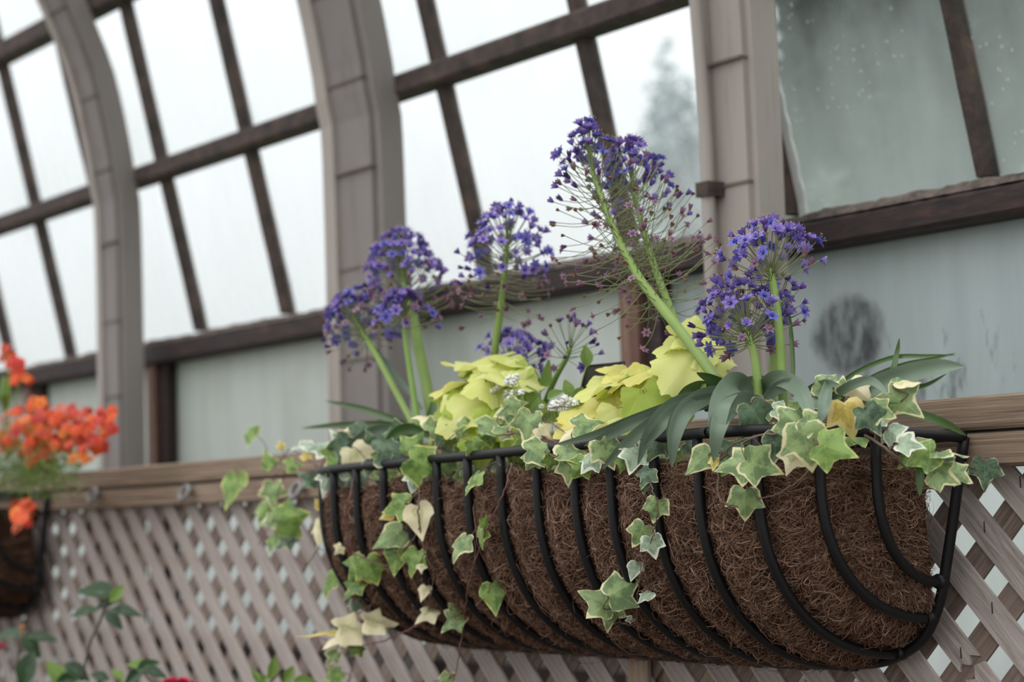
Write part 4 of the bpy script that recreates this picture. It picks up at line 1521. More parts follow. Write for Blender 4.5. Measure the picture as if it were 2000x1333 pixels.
sq1 = thing('squill_foliage', 'grey-green strap leaves arching over the front rim at centre right', 'plant', PY(1400, 800, -0.18), 'squill leaf clumps')
for pts, w, tw, mt in [
    ([(1430, 775, -0.19), (1340, 785, -0.22), (1250, 815, -0.26), (1160, 850, -0.28), (1075, 872, -0.29)], 22, 20, 'strap'),
    ([(1420, 785, -0.19), (1330, 800, -0.23), (1240, 825, -0.27), (1190, 850, -0.285), (1140, 872, -0.29)], 24, 15, 'strap'),
    ([(1420, 780, -0.19), (1340, 800, -0.23), (1270, 830, -0.27), (1220, 870, -0.285), (1175, 918, -0.285)], 26, 10, 'strap'),
    ([(1430, 770, -0.19), (1370, 775, -0.22), (1310, 795, -0.26), (1270, 840, -0.285), (1245, 910, -0.285)], 30, 10, 'strap'),
    ([(1425, 775, -0.2), (1370, 785, -0.23), (1310, 810, -0.27), (1285, 840, -0.285), (1257, 876, -0.285)], 26, 0, 'strap'),
    ([(1440, 770, -0.19), (1390, 770, -0.22), (1340, 800, -0.265), (1318, 850, -0.285), (1312, 914, -0.285)], 36, 0, 'strap'),
    ([(1435, 775, -0.2), (1380, 780, -0.23), (1330, 805, -0.27), (1312, 840, -0.285), (1306, 870, -0.29)], 26, 5, 'strap'),
    ([(1470, 790, -0.19), (1450, 752, -0.2), (1430, 752, -0.23), (1408, 785, -0.27), (1397, 840, -0.285), (1385, 845, -0.29)], 44, 0, 'strap'),
    ([(1500, 800, -0.19), (1460, 785, -0.22), (1420, 800, -0.26), (1402, 840, -0.285), (1394, 905, -0.285)], 40, 0, 'strap'),
    ([(1490, 780, -0.19), (1450, 785, -0.22), (1425, 805, -0.25), (1405, 830, -0.275), (1384, 846, -0.285)], 26, 10, 'strap'),
    ([(1440, 785, -0.18), (1415, 755, -0.18), (1390, 740, -0.2), (1360, 728, -0.22)], 26, 30, 'strap_g'),
    ([(1430, 790, -0.18), (1380, 755, -0.18), (1345, 760, -0.21), (1318, 782, -0.23)], 22, 25, 'strap_g'),
    ([(1480, 800, -0.18), (1490, 760, -0.18), (1520, 740, -0.2), (1560, 760, -0.24), (1580, 800, -0.265), (1584, 812, -0.27)], 34, (0, 10, 0, -10), 'strap'),
    ([(1470, 800, -0.18), (1440, 765, -0.17), (1470, 748, -0.17), (1530, 752, -0.18), (1560, 770, -0.2)], 26, 20, 'strap_g'),
    ([(1490, 790, -0.2), (1510, 765, -0.2), (1545, 752, -0.22), (1570, 780, -0.25), (1585, 815, -0.265)], 26, 10, 'strap'),
    ([(1620, 740, -0.19), (1612, 775, -0.24), (1608, 800, -0.262), (1602, 826, -0.268)], 26, 0, 'strap'),
]:
    strap(sq1, pts, w, mt, tw)
sq2 = thing('squill_foliage', 'green strap leaves sweeping right above the basket corner', 'plant', PY(1640, 810, -0.17), 'squill leaf clumps')
for pts, w, tw, mt in [
    ([(1600, 790, -0.16), (1660, 735, -0.16), (1740, 700, -0.15), (1810, 696, -0.14), (1868, 694, -0.13)], 9, 10, 'strap_g'),
    ([(1610, 800, -0.16), (1690, 745, -0.16), (1760, 715, -0.15), (1820, 702, -0.14), (1868, 690, -0.13)], 10, 10, 'strap_g'),
    ([(1640, 800, -0.17), (1700, 750, -0.16), (1740, 728, -0.16), (1752, 690, -0.15), (1757, 660, -0.15)], 13, 20, 'strap_g'),
    ([(1620, 815, -0.17), (1690, 765, -0.17), (1760, 735, -0.16), (1830, 718, -0.15), (1884, 716, -0.14)], 40, 15, 'strap'),
    ([(1680, 800, -0.16), (1760, 765, -0.15), (1810, 752, -0.14), (1850, 730, -0.13)], 9, 10, 'strap_g'),
    ([(1660, 830, -0.19), (1720, 800, -0.17), (1790, 810, -0.14), (1850, 830, -0.10), (1888, 852, -0.06)], 22, 30, 'strap_g'),
    ([(1600, 800, -0.18), (1650, 760, -0.19), (1700, 745, -0.21), (1738, 775, -0.23)], 20, 15, 'strap'),
    ([(1650, 800, -0.18), (1700, 793, -0.19), (1760, 789, -0.19)], 14, 20, 'strap_g'),
    ([(1548, 775, -0.17), (1549, 720, -0.16), (1545, 650, -0.15), (1538, 590, -0.14)], 9, 0, 'strap_g'),
    ([(1795, 890, -0.16), (1797, 930, -0.165), (1796, 970, -0.165)], 16, 0, 'strap_g'),
    ([(1590, 800, -0.17), (1580, 770, -0.18), (1610, 752, -0.2), (1640, 752, -0.22)], 22, 10, 'strap'),
]:
    strap(sq2, pts, w, mt, tw)
sq3 = thing('squill_foliage', 'dark green strap leaves spreading at the left end of the basket', 'plant', PY(800, 850, -0.17), 'squill leaf clumps')
for pts, w, tw, mt in [
    ([(830, 850, -0.18), (780, 825, -0.18), (710, 800, -0.17), (634, 783, -0.16)], 15, 15, 'strap_g'),
    ([(830, 850, -0.18), (760, 830, -0.19), (670, 830, -0.19), (588, 837, -0.18)], 13, 15, 'strap_g'),
    ([(810, 850, -0.2), (750, 840, -0.21), (700, 860, -0.23), (620, 942, -0.25)], 22, 15, 'strap'),
    ([(825, 800, -0.15), (790, 755, -0.14), (760, 715, -0.14), (722, 668, -0.14)], 13, 20, 'strap'),
    ([(830, 840, -0.18), (845, 800, -0.17), (850, 770, -0.16)], 16, 10, 'strap_g'),
    ([(840, 850, -0.2), (800, 838, -0.22), (770, 850, -0.24), (740, 890, -0.26)], 24, 10, 'strap_g'),
]:
    strap(sq3, pts, w, mt, tw)


# ------------------------------------------------------------------ squill flowers
def floret_mesh(name, mats, openness, L=0.0075, W=0.0021, stamens=True, droop=0.0, tepals=6):
    """local +z is along the pedicel"""
    V, F_, mi = [], [], []
    for k in range(tepals):
        a = 2 * math.pi * k / tepals
        ca, sa = math.cos(a), math.sin(a)
        for_q = []
        i0 = len(V)
        for q, (u, w) in enumerate(((0.0, 0.45), (0.35, 1.0), (0.7, 0.85), (1.0, 0.0))):
            rr = L * u * math.sin(openness * (0.55 + 0.45 * u))
            zz = L * u * math.cos(openness * (0.55 + 0.45 * u)) - droop * L * u * u
            ww = W * w
            if w > 0:
                V.append((ca * rr - sa * ww, sa * rr + ca * ww, zz))
                V.append((ca * rr + sa * ww, sa * rr - ca * ww, zz))
            else:
                V.append((ca * rr, sa * rr, zz))
        F_ += [(i0, i0 + 1, i0 + 3, i0 + 2), (i0 + 2, i0 + 3, i0 + 5, i0 + 4), (i0 + 4, i0 + 5, i0 + 6)]
        mi += [0, 0, 0]
    # ovary
    i0 = len(V)
    r = L * 0.24
    for z, q in ((0, 0.5), (r * 0.8, 1.0), (r * 1.7, 0.6)):
        for j in range(5):
            V.append((r * q * math.cos(j * 1.2566), r * q * math.sin(j * 1.2566), z))
    V.append((0, 0, r * 2.3))
    for a in range(2):
        for j in range(5):
            F_.append((i0 + 5 * a + j, i0 + 5 * a + (j + 1) % 5, i0 + 5 * a + 5 + (j + 1) % 5, i0 + 5 * a + 5 + j))
            mi.append(1)
    for j in range(5):
        F_.append((i0 + 10 + j, i0 + 10 + (j + 1) % 5, i0 + 15))
        mi.append(1)
    if stamens:
        for k in range(6):
            a = 2 * math.pi * (k + 0.5) / 6
            ca, sa = math.cos(a), math.sin(a)
            i0 = len(V)
            h, rr = L * 0.75, L * 0.42
            w = 0.00022
            V += [(ca * r * .6 - sa * w, sa * r * .6 + ca * w, r * .3), (ca * r * .6 + sa * w, sa * r * .6 - ca * w, r * .3), (ca * rr + sa * w, sa * rr - ca * w, h), (ca * rr - sa * w, sa * rr + ca * w, h)]
            F_.append((i0, i0 + 1, i0 + 2, i0 + 3))
            mi.append(0)
            i1 = len(V)
            s = 0.00042
            V += [(ca * rr + s, sa * rr, h), (ca * rr, sa * rr + s, h), (ca * rr - s, sa * rr, h), (ca * rr, sa * rr - s, h), (ca * rr, sa * rr, h + s * 1.3)]
            F_ += [(i1 + j, i1 + (j + 1) % 4, i1 + 4) for j in range(4)]
            mi += [2] * 4
    return new_mesh(name, V, F_, mats, True, None, mi)


def bud_mesh(mat):
    V, F_ = [], []
    L, r = 0.0062, 0.0019
    prof = [(0, 0.35), (0.25, 0.85), (0.55, 1.0), (0.8, 0.7), (1.0, 0.12)]
    for z, q in prof:
        for j in range(6):
            V.append((r * q * math.cos(j * 1.0472), r * q * math.sin(j * 1.0472), L * z))
    for a in range(4):
        for j in range(6):
            F_.append((6 * a + j, 6 * a + (j + 1) % 6, 6 * a + 6 + (j + 1) % 6, 6 * a + 6 + j))
    F_.append(tuple(24 + j for j in range(6)))
    return new_mesh('floret_bud', V, F_, mat)


FL = {
    'fresh': [floret_mesh('floret_open', [M['p_fresh'], M['ovary'], M['pollen']], 1.15), floret_mesh('floret_half', [M['p_fresh'], M['ovary'], M['pollen']], 0.7), floret_mesh('floret_blue', [M['p_blue'], M['ovary'], M['pollen']], 1.3)],
    'mid': [floret_mesh('floret_half', [M['p_fresh'], M['p_deep'], M['pollen']], 0.55, 0.007, 0.0018, False), floret_mesh('floret_closing', [M['p_deep'], M['p_deep'], M['pollen']], 0.4, 0.0075, 0.0016, False)],
    'old': [floret_mesh('floret_withered', [M['p_old'], M['p_brown'], M['p_brown']], 0.45, 0.0065, 0.0013, False), floret_mesh('floret_withered', [M['p_old'], M['p_old'], M['p_old']], 0.8, 0.006, 0.0011, False, 0.5),
            floret_mesh('floret_spent', [M['p_brown'], M['p_brown'], M['p_brown']], 0.35, 0.005, 0.0013, False, 0.3)],
    'bud': [bud_mesh(M['p_deep'])],
}


def align_z(d, pos, s):
    d = norm(d)
    a = norm(np.cross(d, rng.normal(size=3)))
    b = np.cross(d, a)
    mw = Matrix.Identity(4)
    for r in range(3):
        mw[r][0], mw[r][1], mw[r][2], mw[r][3] = a[r] * s, b[r] * s, d[r] * s, pos[r]
    return mw


def squill(label, stem, r0, r1, head, n, th, ln, mixf, fl_size=1.0, mat='stalk', seed=0, curve=0.25, azim=None, axis_bias=None, tpow=1.0):
    """stem: pixel path (x, y, Y) base->tip; head: fraction of stem where florets begin; th/ln: pedicel angle and length at head foot and tip"""
    g = np.random.default_rng(seed + 11)
    P3 = [PY(*p) for p in stem]
    path = catmull(P3, 8)
    seg = np.concatenate([[0], np.cumsum(np.linalg.norm(np.diff(path, axis=0), axis=1))])
    u = seg / seg[-1]
    t = thing('squill_flower', label, 'flower', path[0], 'purple squill flowers')
    rad = np.interp(u, [0, head, 1], [r0, r0 * 0.9, r1])
    st = MB()
    st.tube(path, rad, 12)
    st.build('stalk', M[mat], t)
    pd = MB()
    tan = np.gradient(path, axis=0)
    for k in range(n):
        tt = (k + g.random()) / n
        uu = head + (1 - head) * tt ** tpow
        at = np.array([np.interp(uu, u, path[:, j]) for j in range(3)])
        tg = norm([np.interp(uu, u, tan[:, j]) for j in range(3)])
        a = k * 2.39996 + g.normal(0, 0.25)
        e1 = norm(np.cross(tg, [0.3, 1, 0.2]))
        e2 = np.cross(tg, e1)
        ang = math.radians(np.interp(tt, np.linspace(0, 1, len(th)), th) + g.normal(0, 6))
        L = np.interp(tt, np.linspace(0, 1, len(ln)), ln) * g.uniform(0.82, 1.12)
        d = norm(tg * math.cos(ang) + (e1 * math.cos(a) + e2 * math.sin(a)) * math.sin(ang))
        end = at + d * L
        bend = norm(tg + np.array([0, 0, 1.0])) * L * curve * math.sin(ang) * 0.5
        end = end + bend
        mid = at + d * L * 0.55 - bend * 0.05
        pd.tube(catmull([at, mid, end], 3), np.array([1.15, 1, 1, 0.9, 0.85, 0.85, 1.1]) * 0.00055, 5)
        dd = norm(end - mid)
        kind = mixf(tt, g)
        me = FL[kind][g.integers(0, len(FL[kind]))]
        fd = norm(dd + g.normal(0, 0.22, 3))
        link('floret', me, t, align_z(fd, end - fd * 0.0004, fl_size * {'fresh': 1.38, 'mid': 1.45, 'old': 1.65, 'bud': 1.35}[kind] * g.uniform(0.85, 1.15)))
    pd.build('pedicels', M['pedicel'], t)
    return t


def mix_tall(tt, g):
    if tt < 0.42:
        return 'old'
    if tt < 0.6:
        return 'old' if g.random() < 0.5 else 'mid'
    if tt < 0.72:
        return 'mid' if g.random() < 0.5 else 'fresh'
    return 'fresh' if (tt < 0.97 or g.random() < 0.4) else 'bud'


def mix_dome(tt, g):
    if tt < 0.22:
        return 'old'
    if tt < 0.36:
        return 'mid' if g.random() < 0.6 else 'old'
    return 'fresh' if (tt < 0.93 or g.random() < 0.4) else 'bud'


def mix_fresh(tt, g):
    if tt < 0.1:
        return 'old'
    return 'fresh' if g.random() < 0.85 else ('mid' if tt < 0.8 else 'bud')


def mix_dark(tt, g):
    if tt < 0.35:
        return 'old' if g.random() < 0.5 else 'fresh'
    return g.choice(['mid', 'bud', 'fresh', 'mid'])


def mix_sparse(tt, g):
    return g.choice(['mid', 'old', 'fresh', 'bud', 'old'])


squill('tallest squill leaning left with long open flower spike', [(1408, 752, -0.18), (1335, 655, -0.18), (1255, 552, -0.18), (1213, 478, -0.18), (1180, 400, -0.18), (1158, 335, -0.18), (1150, 285, -0.18)],
       0.0066, 0.0026, 0.36, 165, (98, 90, 82, 66, 42, 10), (.075, .085, .080, .062, .046, .030), mix_tall, 1.0, 'stalk', 1, 0.3, tpow=0.72)
squill('tall squill spike just behind the tallest one', [(1385, 800, -0.12), (1345, 700, -0.12), (1312, 612, -0.12), (1283, 535, -0.12), (1258, 455, -0.12), (1240, 385, -0.12), (1232, 320, -0.12)],
       0.0060, 0.0026, 0.36, 160, (92, 86, 78, 62, 42, 10), (.066, .080, .074, .060, .046, .032), mix_tall, 1.0, 'stalk', 2, 0.3, tpow=0.72)
squill('round violet squill head on a thick pale stalk at the left', [(850, 850, -0.13), (836, 770, -0.13), (820, 690, -0.13), (806, 620, -0.13), (790, 560, -0.13), (782, 515, -0.13)],
       0.0085, 0.0030, 0.66, 165, (100, 88, 74, 58, 38, 8), (.058, .064, .058, .054, .050, .046), mix_dome, 1.05, 'stalk', 3, 0.2, tpow=0.7)
squill('small dark purple squill head in front of the round violet one', [(820, 850, -0.19), (806, 760, -0.19), (793, 670, -0.19), (787, 610, -0.19)],
       0.0046, 0.0024, 0.86, 80, (96, 70, 46, 30, 12), (.055, .040, .034, .030, .028), mix_dark, 1.05, 'stalk_d', 4, 0.2)
squill('leftmost squill head leaning out to the left', [(818, 850, -0.18), (778, 775, -0.18), (738, 700, -0.18), (705, 645, -0.18), (688, 615, -0.18)],
       0.0050, 0.0026, 0.76, 95, (100, 84, 66, 46, 14), (.050, .056, .050, .040, .032), mix_dome, 1.05, 'stalk', 5, 0.2)
squill('airy round squill head in the middle above the lime leaves', [(960, 800, -0.13), (965, 700, -0.13), (975, 620, -0.13), (984, 550, -0.13), (990, 490, -0.13), (991, 465, -0.13)],
       0.0056, 0.0026, 0.52, 130, (108, 96, 84, 66, 42, 6), (.055, .062, .060, .056, .052, .044), mix_dome, 1.0, 'stalk', 6, 0.2, tpow=0.6)
squill('low blue squill head peeping from behind the lime leaves', [(985, 790, -0.10), (995, 740, -0.10), (1005, 710, -0.10)],
       0.0042, 0.0024, 0.82, 60, (80, 66, 48, 34, 10), (.046, .050, .046, .042, .038), mix_fresh, 1.0, 'stalk', 7, 0.1)
squill('sparse faded squill head beside the black plant label', [(1060, 800, -0.12), (1082, 745, -0.12), (1106, 700, -0.12), (1114, 680, -0.12)],
       0.0042, 0.0026, 0.80, 26, (95, 70, 50, 36, 12), (.034, .044, .046, .044, .040), mix_sparse, 1.0, 'stalk_d', 8, 0.1)
squill('highest squill head at the right on a straight green stalk', [(1530, 800, -0.17), (1527, 740, -0.17), (1523, 660, -0.17), (1516, 590, -0.17), (1507, 540, -0.17), (1505, 525, -0.17)],
       0.0052, 0.0030, 0.90, 66, (78, 68, 56, 42, 28, 10), (.050, .058, .056, .052, .050, .050), mix_fresh, 1.08, 'stalk_d', 9, 0.15)
squill('full violet squill head low at the right on a bent pale stalk', [(1482, 800, -0.19), (1479, 740, -0.19), (1474, 700, -0.19), (1464, 662, -0.19), (1455, 640, -0.19)],
       0.0054, 0.0032, 0.76, 88, (100, 76, 62, 48, 34, 10), (.046, .052, .056, .056, .056, .054), mix_fresh, 1.05, 'stalk', 10, 0.15)
squill('squill head mostly hidden behind the two right-hand heads', [(1508, 800, -0.13), (1509, 740, -0.13), (1511, 660, -0.13), (1512, 610, -0.13)],
       0.0048, 0.0028, 0.84, 34, (88, 70, 52, 34, 10), (.036, .040, .042, .042, .040), mix_fresh, 1.0, 'stalk', 11, 0.15)


# ------------------------------------------------------------------ small white flowers, shoots, label
def lance(parent, pos, ang, size, mat, pitch, roll, wid=0.28, name='leaf'):
    key = (mat, round(wid, 2))
    if key not in LANCE:
        o, n = [], 20
        for i in range(n):
            th = 2 * math.pi * i / n
            x = 0.5 + 0.5 * math.cos(th)
            o.append((x, wid * math.sin(th) * (0.55 + 0.45 * math.sin(math.pi * min(1, x * 1.15)))))
        LANCE[key] = leaf_mesh('lance_leaf', o, (0.45, 0), (0.4, 0.75, 1.0), lambda x, y: 0.5 * abs(y) - 0.18 * x * x, M[mat], [1.0 if i in (0, n // 2) else 0 for i in range(n)])
    mw, o_, T = leaf_matrix(pos, ang, size, pitch, roll, 0.5)
    link(name, LANCE[key], parent, mw)
    return o_


LANCE = {}
wf = thing('white_flower_plant', 'small plant with clusters of tiny white blooms between the lime plants', 'plant', PY(1060, 850, -0.19))
ball_v, ball_f = [], []
for k in range(26):
    d = norm(rng.normal(size=3) + np.array([0, 0, 0.6]))
    i0 = len(ball_v)
    a = norm(np.cross(d, rng.normal(size=3)))
    b = np.cross(d, a)
    for j in range(5):
        q = j * 1.2566
        ball_v.append(d * 0.75 + (a * math.cos(q) + b * math.sin(q)) * 0.34)
    ball_v.append(d * 1.02)
    ball_v.append(d * 0.35)
    ball_f += [(i0 + j, i0 + (j + 1) % 5, i0 + 5) for j in range(5)] + [(i0 + (j + 1) % 5, i0 + j, i0 + 6) for j in range(5)]
ball_me = new_mesh('white_bloom', ball_v, ball_f, M['white_fl'])
heads = [(997, 743, 12), (1008, 738, 9), (992, 748, 9), (990, 768, 8), (1003, 768, 9), (1018, 768, 8), (986, 775, 7), (996, 780, 8), (952, 768, 7), (970, 760, 7), (963, 765, 7), (1085, 792, 12), (1078, 798, 9), (1103, 780, 10), (1115, 786, 11), (1124, 788, 9), (1081, 800, 8),
         (988, 866, 9), (985, 878, 9), (986, 820, 8), (1000, 800, 7), (1105, 800, 8), (1058, 795, 6), (975, 755, 7), (1002, 748, 8), (1250, 830, 7), (1096, 790, 8)]
root = PY(1050, 860, -0.2)
mb = MB()
for x, y, r in heads:
    p = PY(x, y, -0.205 + random.uniform(-0.015, 0.015))
    s = r * mpp(p)
    link('bloom', ball_me, wf, Matrix.Translation(Vector(p)) @ Matrix.Scale(s, 4) @ Matrix.Rotation(random.random() * 6, 4, 'Z'))
    q = p + np.array([random.uniform(-.01, .01), 0.004, -0.03])
    mb.tube(catmull([root + (p - root) * np.array([0.6, 0.6, 0]), q, p], 4), 0.0007, 5)
mb.build('stems', M['petiole'], wf)
for x, y, s, a in [(1010, 790, 44, 60), (1040, 775, 50, 120), (975, 790, 44, 150), (1075, 815, 44, 200), (1100, 815, 40, 20), (1050, 800, 50, 90), (1000, 812, 44, 220), (1130, 770, 40, 60), (1110, 760, 40, 110), (1085, 770, 40, 40), (960, 800, 40, 100), (1030, 815, 40, 300)]:
    lance(wf, PY(x, y, -0.19 + random.uniform(-0.02, 0.02)), a, s * mpp(PY(x, y, -0.19)), 'fresh', random.uniform(-40, 10), random.uniform(-30, 30), 0.3)

sh = thing('leafy_shoot', 'pair of narrow pointed green leaves in front of the pale pane', 'plant', PY(1056, 790, -0.15))
lance(sh, PY(1066, 735, -0.15), 68, 66 * mpp(PY(1066, 735, -0.15)), 'fresh', 0, 30, 0.2)
lance(sh, PY(1045, 738, -0.15), 118, 60 * mpp(PY(1045, 738, -0.15)), 'fresh', -10, -35, 0.2)
MB().tube([PY(1056, 795, -0.15), PY(1055, 765, -0.15)], 0.001, 6).build('stem', M['petiole'], sh)
sh2 = thing('leafy_shoot', 'single upright green leaf beside the black plant label', 'plant', PY(1148, 760, -0.14))
lance(sh2, PY(1145, 696, -0.14), 92, 44 * mpp(PY(1145, 696, -0.14)), 'fresh', 0, 10, 0.3)
MB().tube([PY(1130, 780, -0.14), PY(1138, 740, -0.14), PY(1145, 716, -0.14)], 0.0009, 6).build('stem', M['petiole'], sh2)

# black label on a stake
tg_ = thing('plant_label', 'black plastic plant label standing behind the lime leaves', 'plant label', PY(1170, 850, -0.13))
c4 = [PY(1145, 716, -0.13), PY(1219, 708, -0.135), PY(1205, 775, -0.13), PY(1132, 786, -0.125)]
nrm = norm(np.cross(c4[1] - c4[0], c4[3] - c4[0]))
v = [p for p in c4] + [p + nrm * 0.002 * (1 if nrm[1] > 0 else -1) for p in c4]
mesh_obj('plate', v, [(0, 1, 2, 3), (7, 6, 5, 4), (0, 4, 5, 1), (1, 5, 6, 2), (2, 6, 7, 3), (3, 7, 4, 0)], M['tag_black'], tg_, False)
mb = MB()
for a, b in ((0, 1), (1, 2), (2, 3), (3, 0)):
    mb.tube([c4[a], c4[b]], 0.0016, 6)
mb.build('raised_border', M['tag_black'], tg_)
MB().tube([PY(1172, 770, -0.128), PY(1172, 860, -0.128)], 0.003, 6).build('stake', M['tag_black'], tg_)

# ------------------------------------------------------------------ orange flowers at the far left
def orange_mesh(mats):
    V, F_, mi = [], [], []
    for k in range(5):
        a = 2 * math.pi * k / 5
        ca, sa = math.cos(a), math.sin(a)
        i0 = len(V)
        for u, w in ((0.12, 0.2), (0.5, 0.75), (0.85, 0.8), (1.0, 0.35)):
            z = 0.18 * u - 0.28 * u * u + 0.05 * (k % 2)
            V += [(ca * u - sa * w * 0.5, sa * u + ca * w * 0.5, z), (ca * u + sa * w * 0.5, sa * u - ca * w * 0.5, z)]
        for q in range(3):
            F_.append((i0 + 2 * q, i0 + 2 * q + 1, i0 + 2 * q + 3, i0 + 2 * q + 2))
            mi.append(0)
    i0 = len(V)
    for j in range(6):
        V.append((0.22 * math.cos(j * 1.047), 0.22 * math.sin(j * 1.047), 0.05))
    V.append((0, 0, 0.22))
    V.append((0, 0, -0.5))
    F_ += [(i0 + j, i0 + (j + 1) % 6, i0 + 6) for j in range(6)] + [(i0 + (j + 1) % 6, i0 + j, i0 + 7) for j in range(6)]
    mi += [1] * 12
    return new_mesh('orange_bloom', V, F_, mats, True, None, mi)


OR = [orange_mesh([M['orange'], M['orange_y']]), orange_mesh([M['orange_y'], M['orange_r']]), orange_mesh([M['orange_r'], M['orange_y']]), orange_mesh([M['orange'], M['orange_r']])]


def orange_plant(label, base, clusters, Y):
    b = PY(*base)
    t = thing('orange_flower', label, 'flower', b, 'orange flowers at the left')
    mb = MB()
    for x, y, rx, ry, n in clusters:
        c = PY(x, y, Y)
        mb.tube(catmull([b, (b + c) / 2 + np.array([0.01, 0, -0.01]), c], 5), 0.0014, 6)
        for k in range(n):
            a, rr = random.random() * 6.283, math.sqrt(random.random())
            dy = random.uniform(-0.05, 0.05)
            p = PY(x + rx * rr * math.cos(a), y + ry * rr * math.sin(a), Y + dy)
            s = random.uniform(10, 14.5) * mpp(p)
            d = norm(norm(p - c) * 0.5 + np.array([0.3, -0.6, 0.45]) + rng.normal(0, 0.3, 3))
            link('bloom', OR[random.choice((0, 0, 1, 2, 2, 3))], t, align_z(d, p, s))
            mb.tube([p, p + (c - p) * 0.5 + np.array([0, 0, -0.012])], 0.0006, 5)
    mb.build('stems', M['petiole'], t)
    return t


OY = -0.17
orange_plant('large mass of orange blooms over the blurred basket', (60, 940, OY), [(105, 835, 62, 44, 70), (35, 845, 48, 46, 54), (165, 868, 38, 42, 44), (150, 818, 32, 26, 22), (80, 880, 40, 26, 24)], OY)
orange_plant('orange bloom cluster standing apart at the right of the mass', (120, 940, OY), [(204, 823, 21, 28, 18)], OY)
orange_plant('tall orange flower spike at the left edge', (10, 900, OY), [(38, 728, 26, 22, 14), (18, 693, 22, 16, 10), (68, 790, 14, 14, 6)], OY)
orange_plant('drooping orange bloom cluster beside the blurred basket', (60, 950, OY), [(44, 1006, 25, 34, 22)], OY - 0.05)
fo_ = thing('orange_flower_foliage', 'fine feathery green foliage under the orange blooms', 'plant', PY(50, 950, OY))
n = 1500
cc = []
for k in range(n):
    x, y = random.gauss(60, 50), random.gauss(918, 26)
    cc.append(PY(min(max(x, -60), 150), min(max(y, 860), 975), OY + random.uniform(-0.08, 0.08)))
V, F_ = [], []
for p in cc:
    d = norm(rng.normal(size=3) + np.array([0, -0.2, 0.5]))
    a = norm(np.cross(d, rng.normal(size=3)))
    L, w = random.uniform(0.010, 0.026), 0.0013
    i0 = len(V)
    V += [p - a * w, p + a * w, p + d * L + a * w * 0.4, p + d * L - a * w * 0.4]
    F_.append((i0, i0 + 1, i0 + 2, i0 + 3))
fob = mesh_obj('leaves', V, F_, M['feather'], fo_, True, {'vein': [0] * len(V), 'rim': [0] * len(V)})
fob['kind'] = 'stuff'
gp = thing('green_flower_spike', 'plump green bud spike at the left edge', 'plant', PY(8, 900, OY))
MB().tube(catmull([PY(8, 870, OY), PY(10, 800, OY), PY(10, 765, OY), PY(8, 738, OY)], 6), [0.002] * 6 + list(np.linspace(0.004, 0.016, 5)) + list(np.linspace(0.015, 0.006, 8)), 8).build('spike', M['fresh'], gp)

# ------------------------------------------------------------------ camellia twigs in the lower left
def camellia(label, twig, leaves, Y, extra=None):
    P3 = [PY(x, y, Y) for x, y in twig]
    t = thing('camellia_twig', label, 'shrub', P3[0], 'camellia twigs')
    mb = MB()
    mb.tube(catmull(P3, 6), 0.0022, 7)
    mb.build('twig', M['bark'], t)
    for x, y, s, a, pi_, ro, mt in leaves:
        p = PY(x, y, Y + random.uniform(-0.02, 0.02))
        lance(t, p, a, s * 1.22 * mpp(p), mt, pi_, ro, 0.27)
    return t


CY = -0.30
camellia('camellia twig with dark glossy leaves in front of the lattice', [(160, 1330), (175, 1260), (195, 1215), (205, 1185), (208, 1165)],
         [(192, 1156, 66, 168, -20, 20, 'camellia'), (228, 1160, 36, 50, -10, 10, 'fresh'), (166, 1196, 46, 190, -50, 0, 'camellia'), (245, 1196, 52, -8, -50, 0, 'camellia'), (222, 1212, 40, -50, -30, 0, 'camellia'), (208, 1180, 36, 200, -40, 0, 'camellia')], CY)
cb = camellia('camellia twig with a spent tan bud at the lower left edge', [(36, 1336), (33, 1300), (38, 1265), (44, 1245)],
              [(18, 1243, 60, 175, -50, 10, 'camellia'), (62, 1262, 46, -60, -15, 10, 'camellia'), (82, 1246, 48, -10, -55, 10, 'camellia'), (52, 1312, 66, 250, -5, 20, 'camellia'), (110, 1316, 54, 120, -10, 10, 'fresh'), (150, 1312, 50, -40, -30, 0, 'camellia'), (135, 1328, 46, 20, -30, 0, 'camellia')], CY)
bp = PY(43, 1234, CY)
for k in range(7):
    a = k * 0.9
    d = norm([math.cos(a) * 0.5, math.sin(a) * 0.5, 1.0])
    mb = MB()
    mb.tube(catmull([bp - np.array([0, 0, 0.006]), bp + d * 0.004, bp + d * 0.012], 3), np.linspace(0.003, 0.0012, 7), 6)
    mb.build('bud_scale', M['bud_tan'], cb)
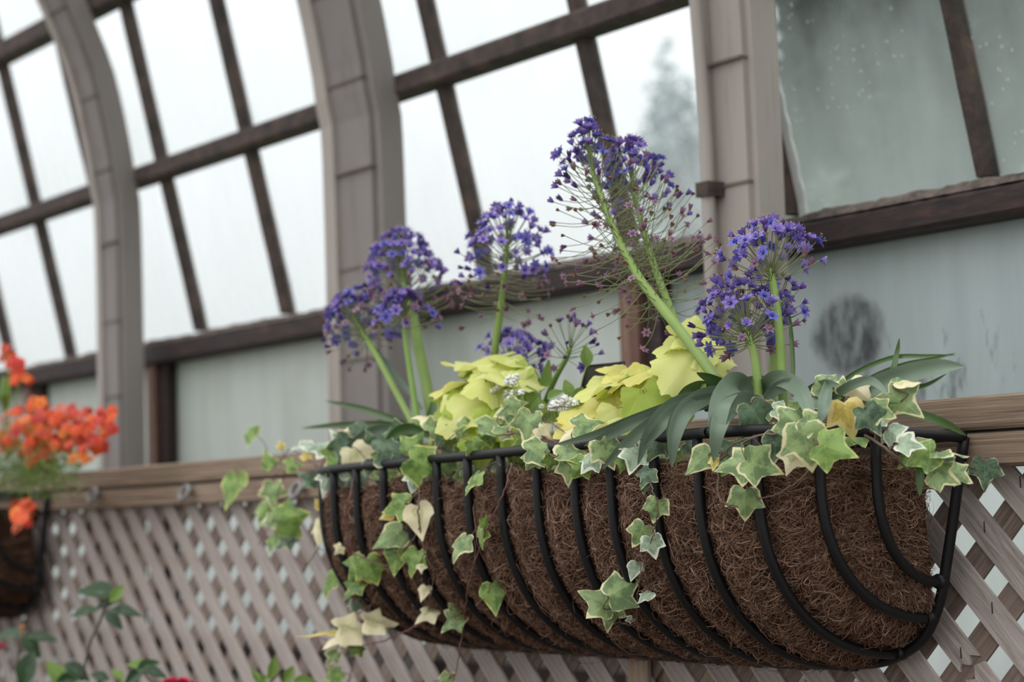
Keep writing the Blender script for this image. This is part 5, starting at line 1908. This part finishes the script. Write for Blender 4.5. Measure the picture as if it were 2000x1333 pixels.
camellia('camellia leaves beside the rose-red bloom at the bottom', [(300, 1340), (285, 1320), (275, 1305)],
         [(262, 1322, 40, 220, -20, 0, 'camellia'), (290, 1300, 44, 40, -40, 0, 'camellia'), (302, 1315, 40, -20, -40, 0, 'camellia'), (270, 1300, 40, 150, -40, 0, 'fresh'), (230, 1318, 30, 120, -30, 0, 'fresh'), (195, 1322, 34, 150, -30, 0, 'camellia')], CY)
camellia('pale green young leaves at the bottom beside the basket', [(520, 1345), (535, 1325), (550, 1310)],
         [(533, 1305, 40, 70, -10, 30, 'fresh'), (500, 1322, 30, 110, -10, 30, 'fresh'), (565, 1318, 34, 60, -20, 20, 'fresh'), (596, 1330, 40, 10, -50, 0, 'fresh'), (515, 1330, 26, 60, -20, 0, 'fresh')], -0.2)


def rose_bloom(px, py, r_px, label, Y):
    c = PY(px, py, Y)
    t = thing('camellia_bloom', label, 'flower', c, 'rose-red camellia blooms')
    R0 = r_px * mpp(c)
    for ring, (n_, tilt, rr) in enumerate(((7, 1.05, 1.0), (6, 0.75, 0.85), (5, 0.45, 0.65), (3, 0.2, 0.42))):
        for k in range(n_):
            a = 2 * math.pi * k / n_ + ring * 0.5
            V, F_ = [], []
            for i in range(5):
                u = i / 4
                for j in range(5):
                    s = (j - 2) / 2
                    w = 0.62 * math.sin(math.pi * (0.15 + 0.75 * u)) * s
                    th = tilt * (0.4 + 0.75 * u)
                    rad_ = rr * u * math.sin(th) - 0.08 * s * s
                    z = rr * u * math.cos(th) + 0.12 * s * s
                    V.append(c + R0 * np.array([math.cos(a) * rad_ - math.sin(a) * w * rr, math.sin(a) * rad_ + math.cos(a) * w * rr, z - 0.35]))
            for i in range(4):
                for j in range(4):
                    F_.append((5 * i + j, 5 * i + j + 1, 5 * i + 6 + j, 5 * i + 5 + j))
            mesh_obj('petal', V, F_, M['rose'], t)
    MB().tube([c + np.array([0, 0, -0.4 * R0]), c + np.array([0.005, 0.01, -0.12])], 0.002, 6).build('stem', M['bark'], t)


rose_bloom(345, 1338, 42, 'rose-red camellia bloom at the bottom of the picture', CY)
rose_bloom(-10, 1266, 26, 'rose-red camellia bloom cut by the left edge', CY)
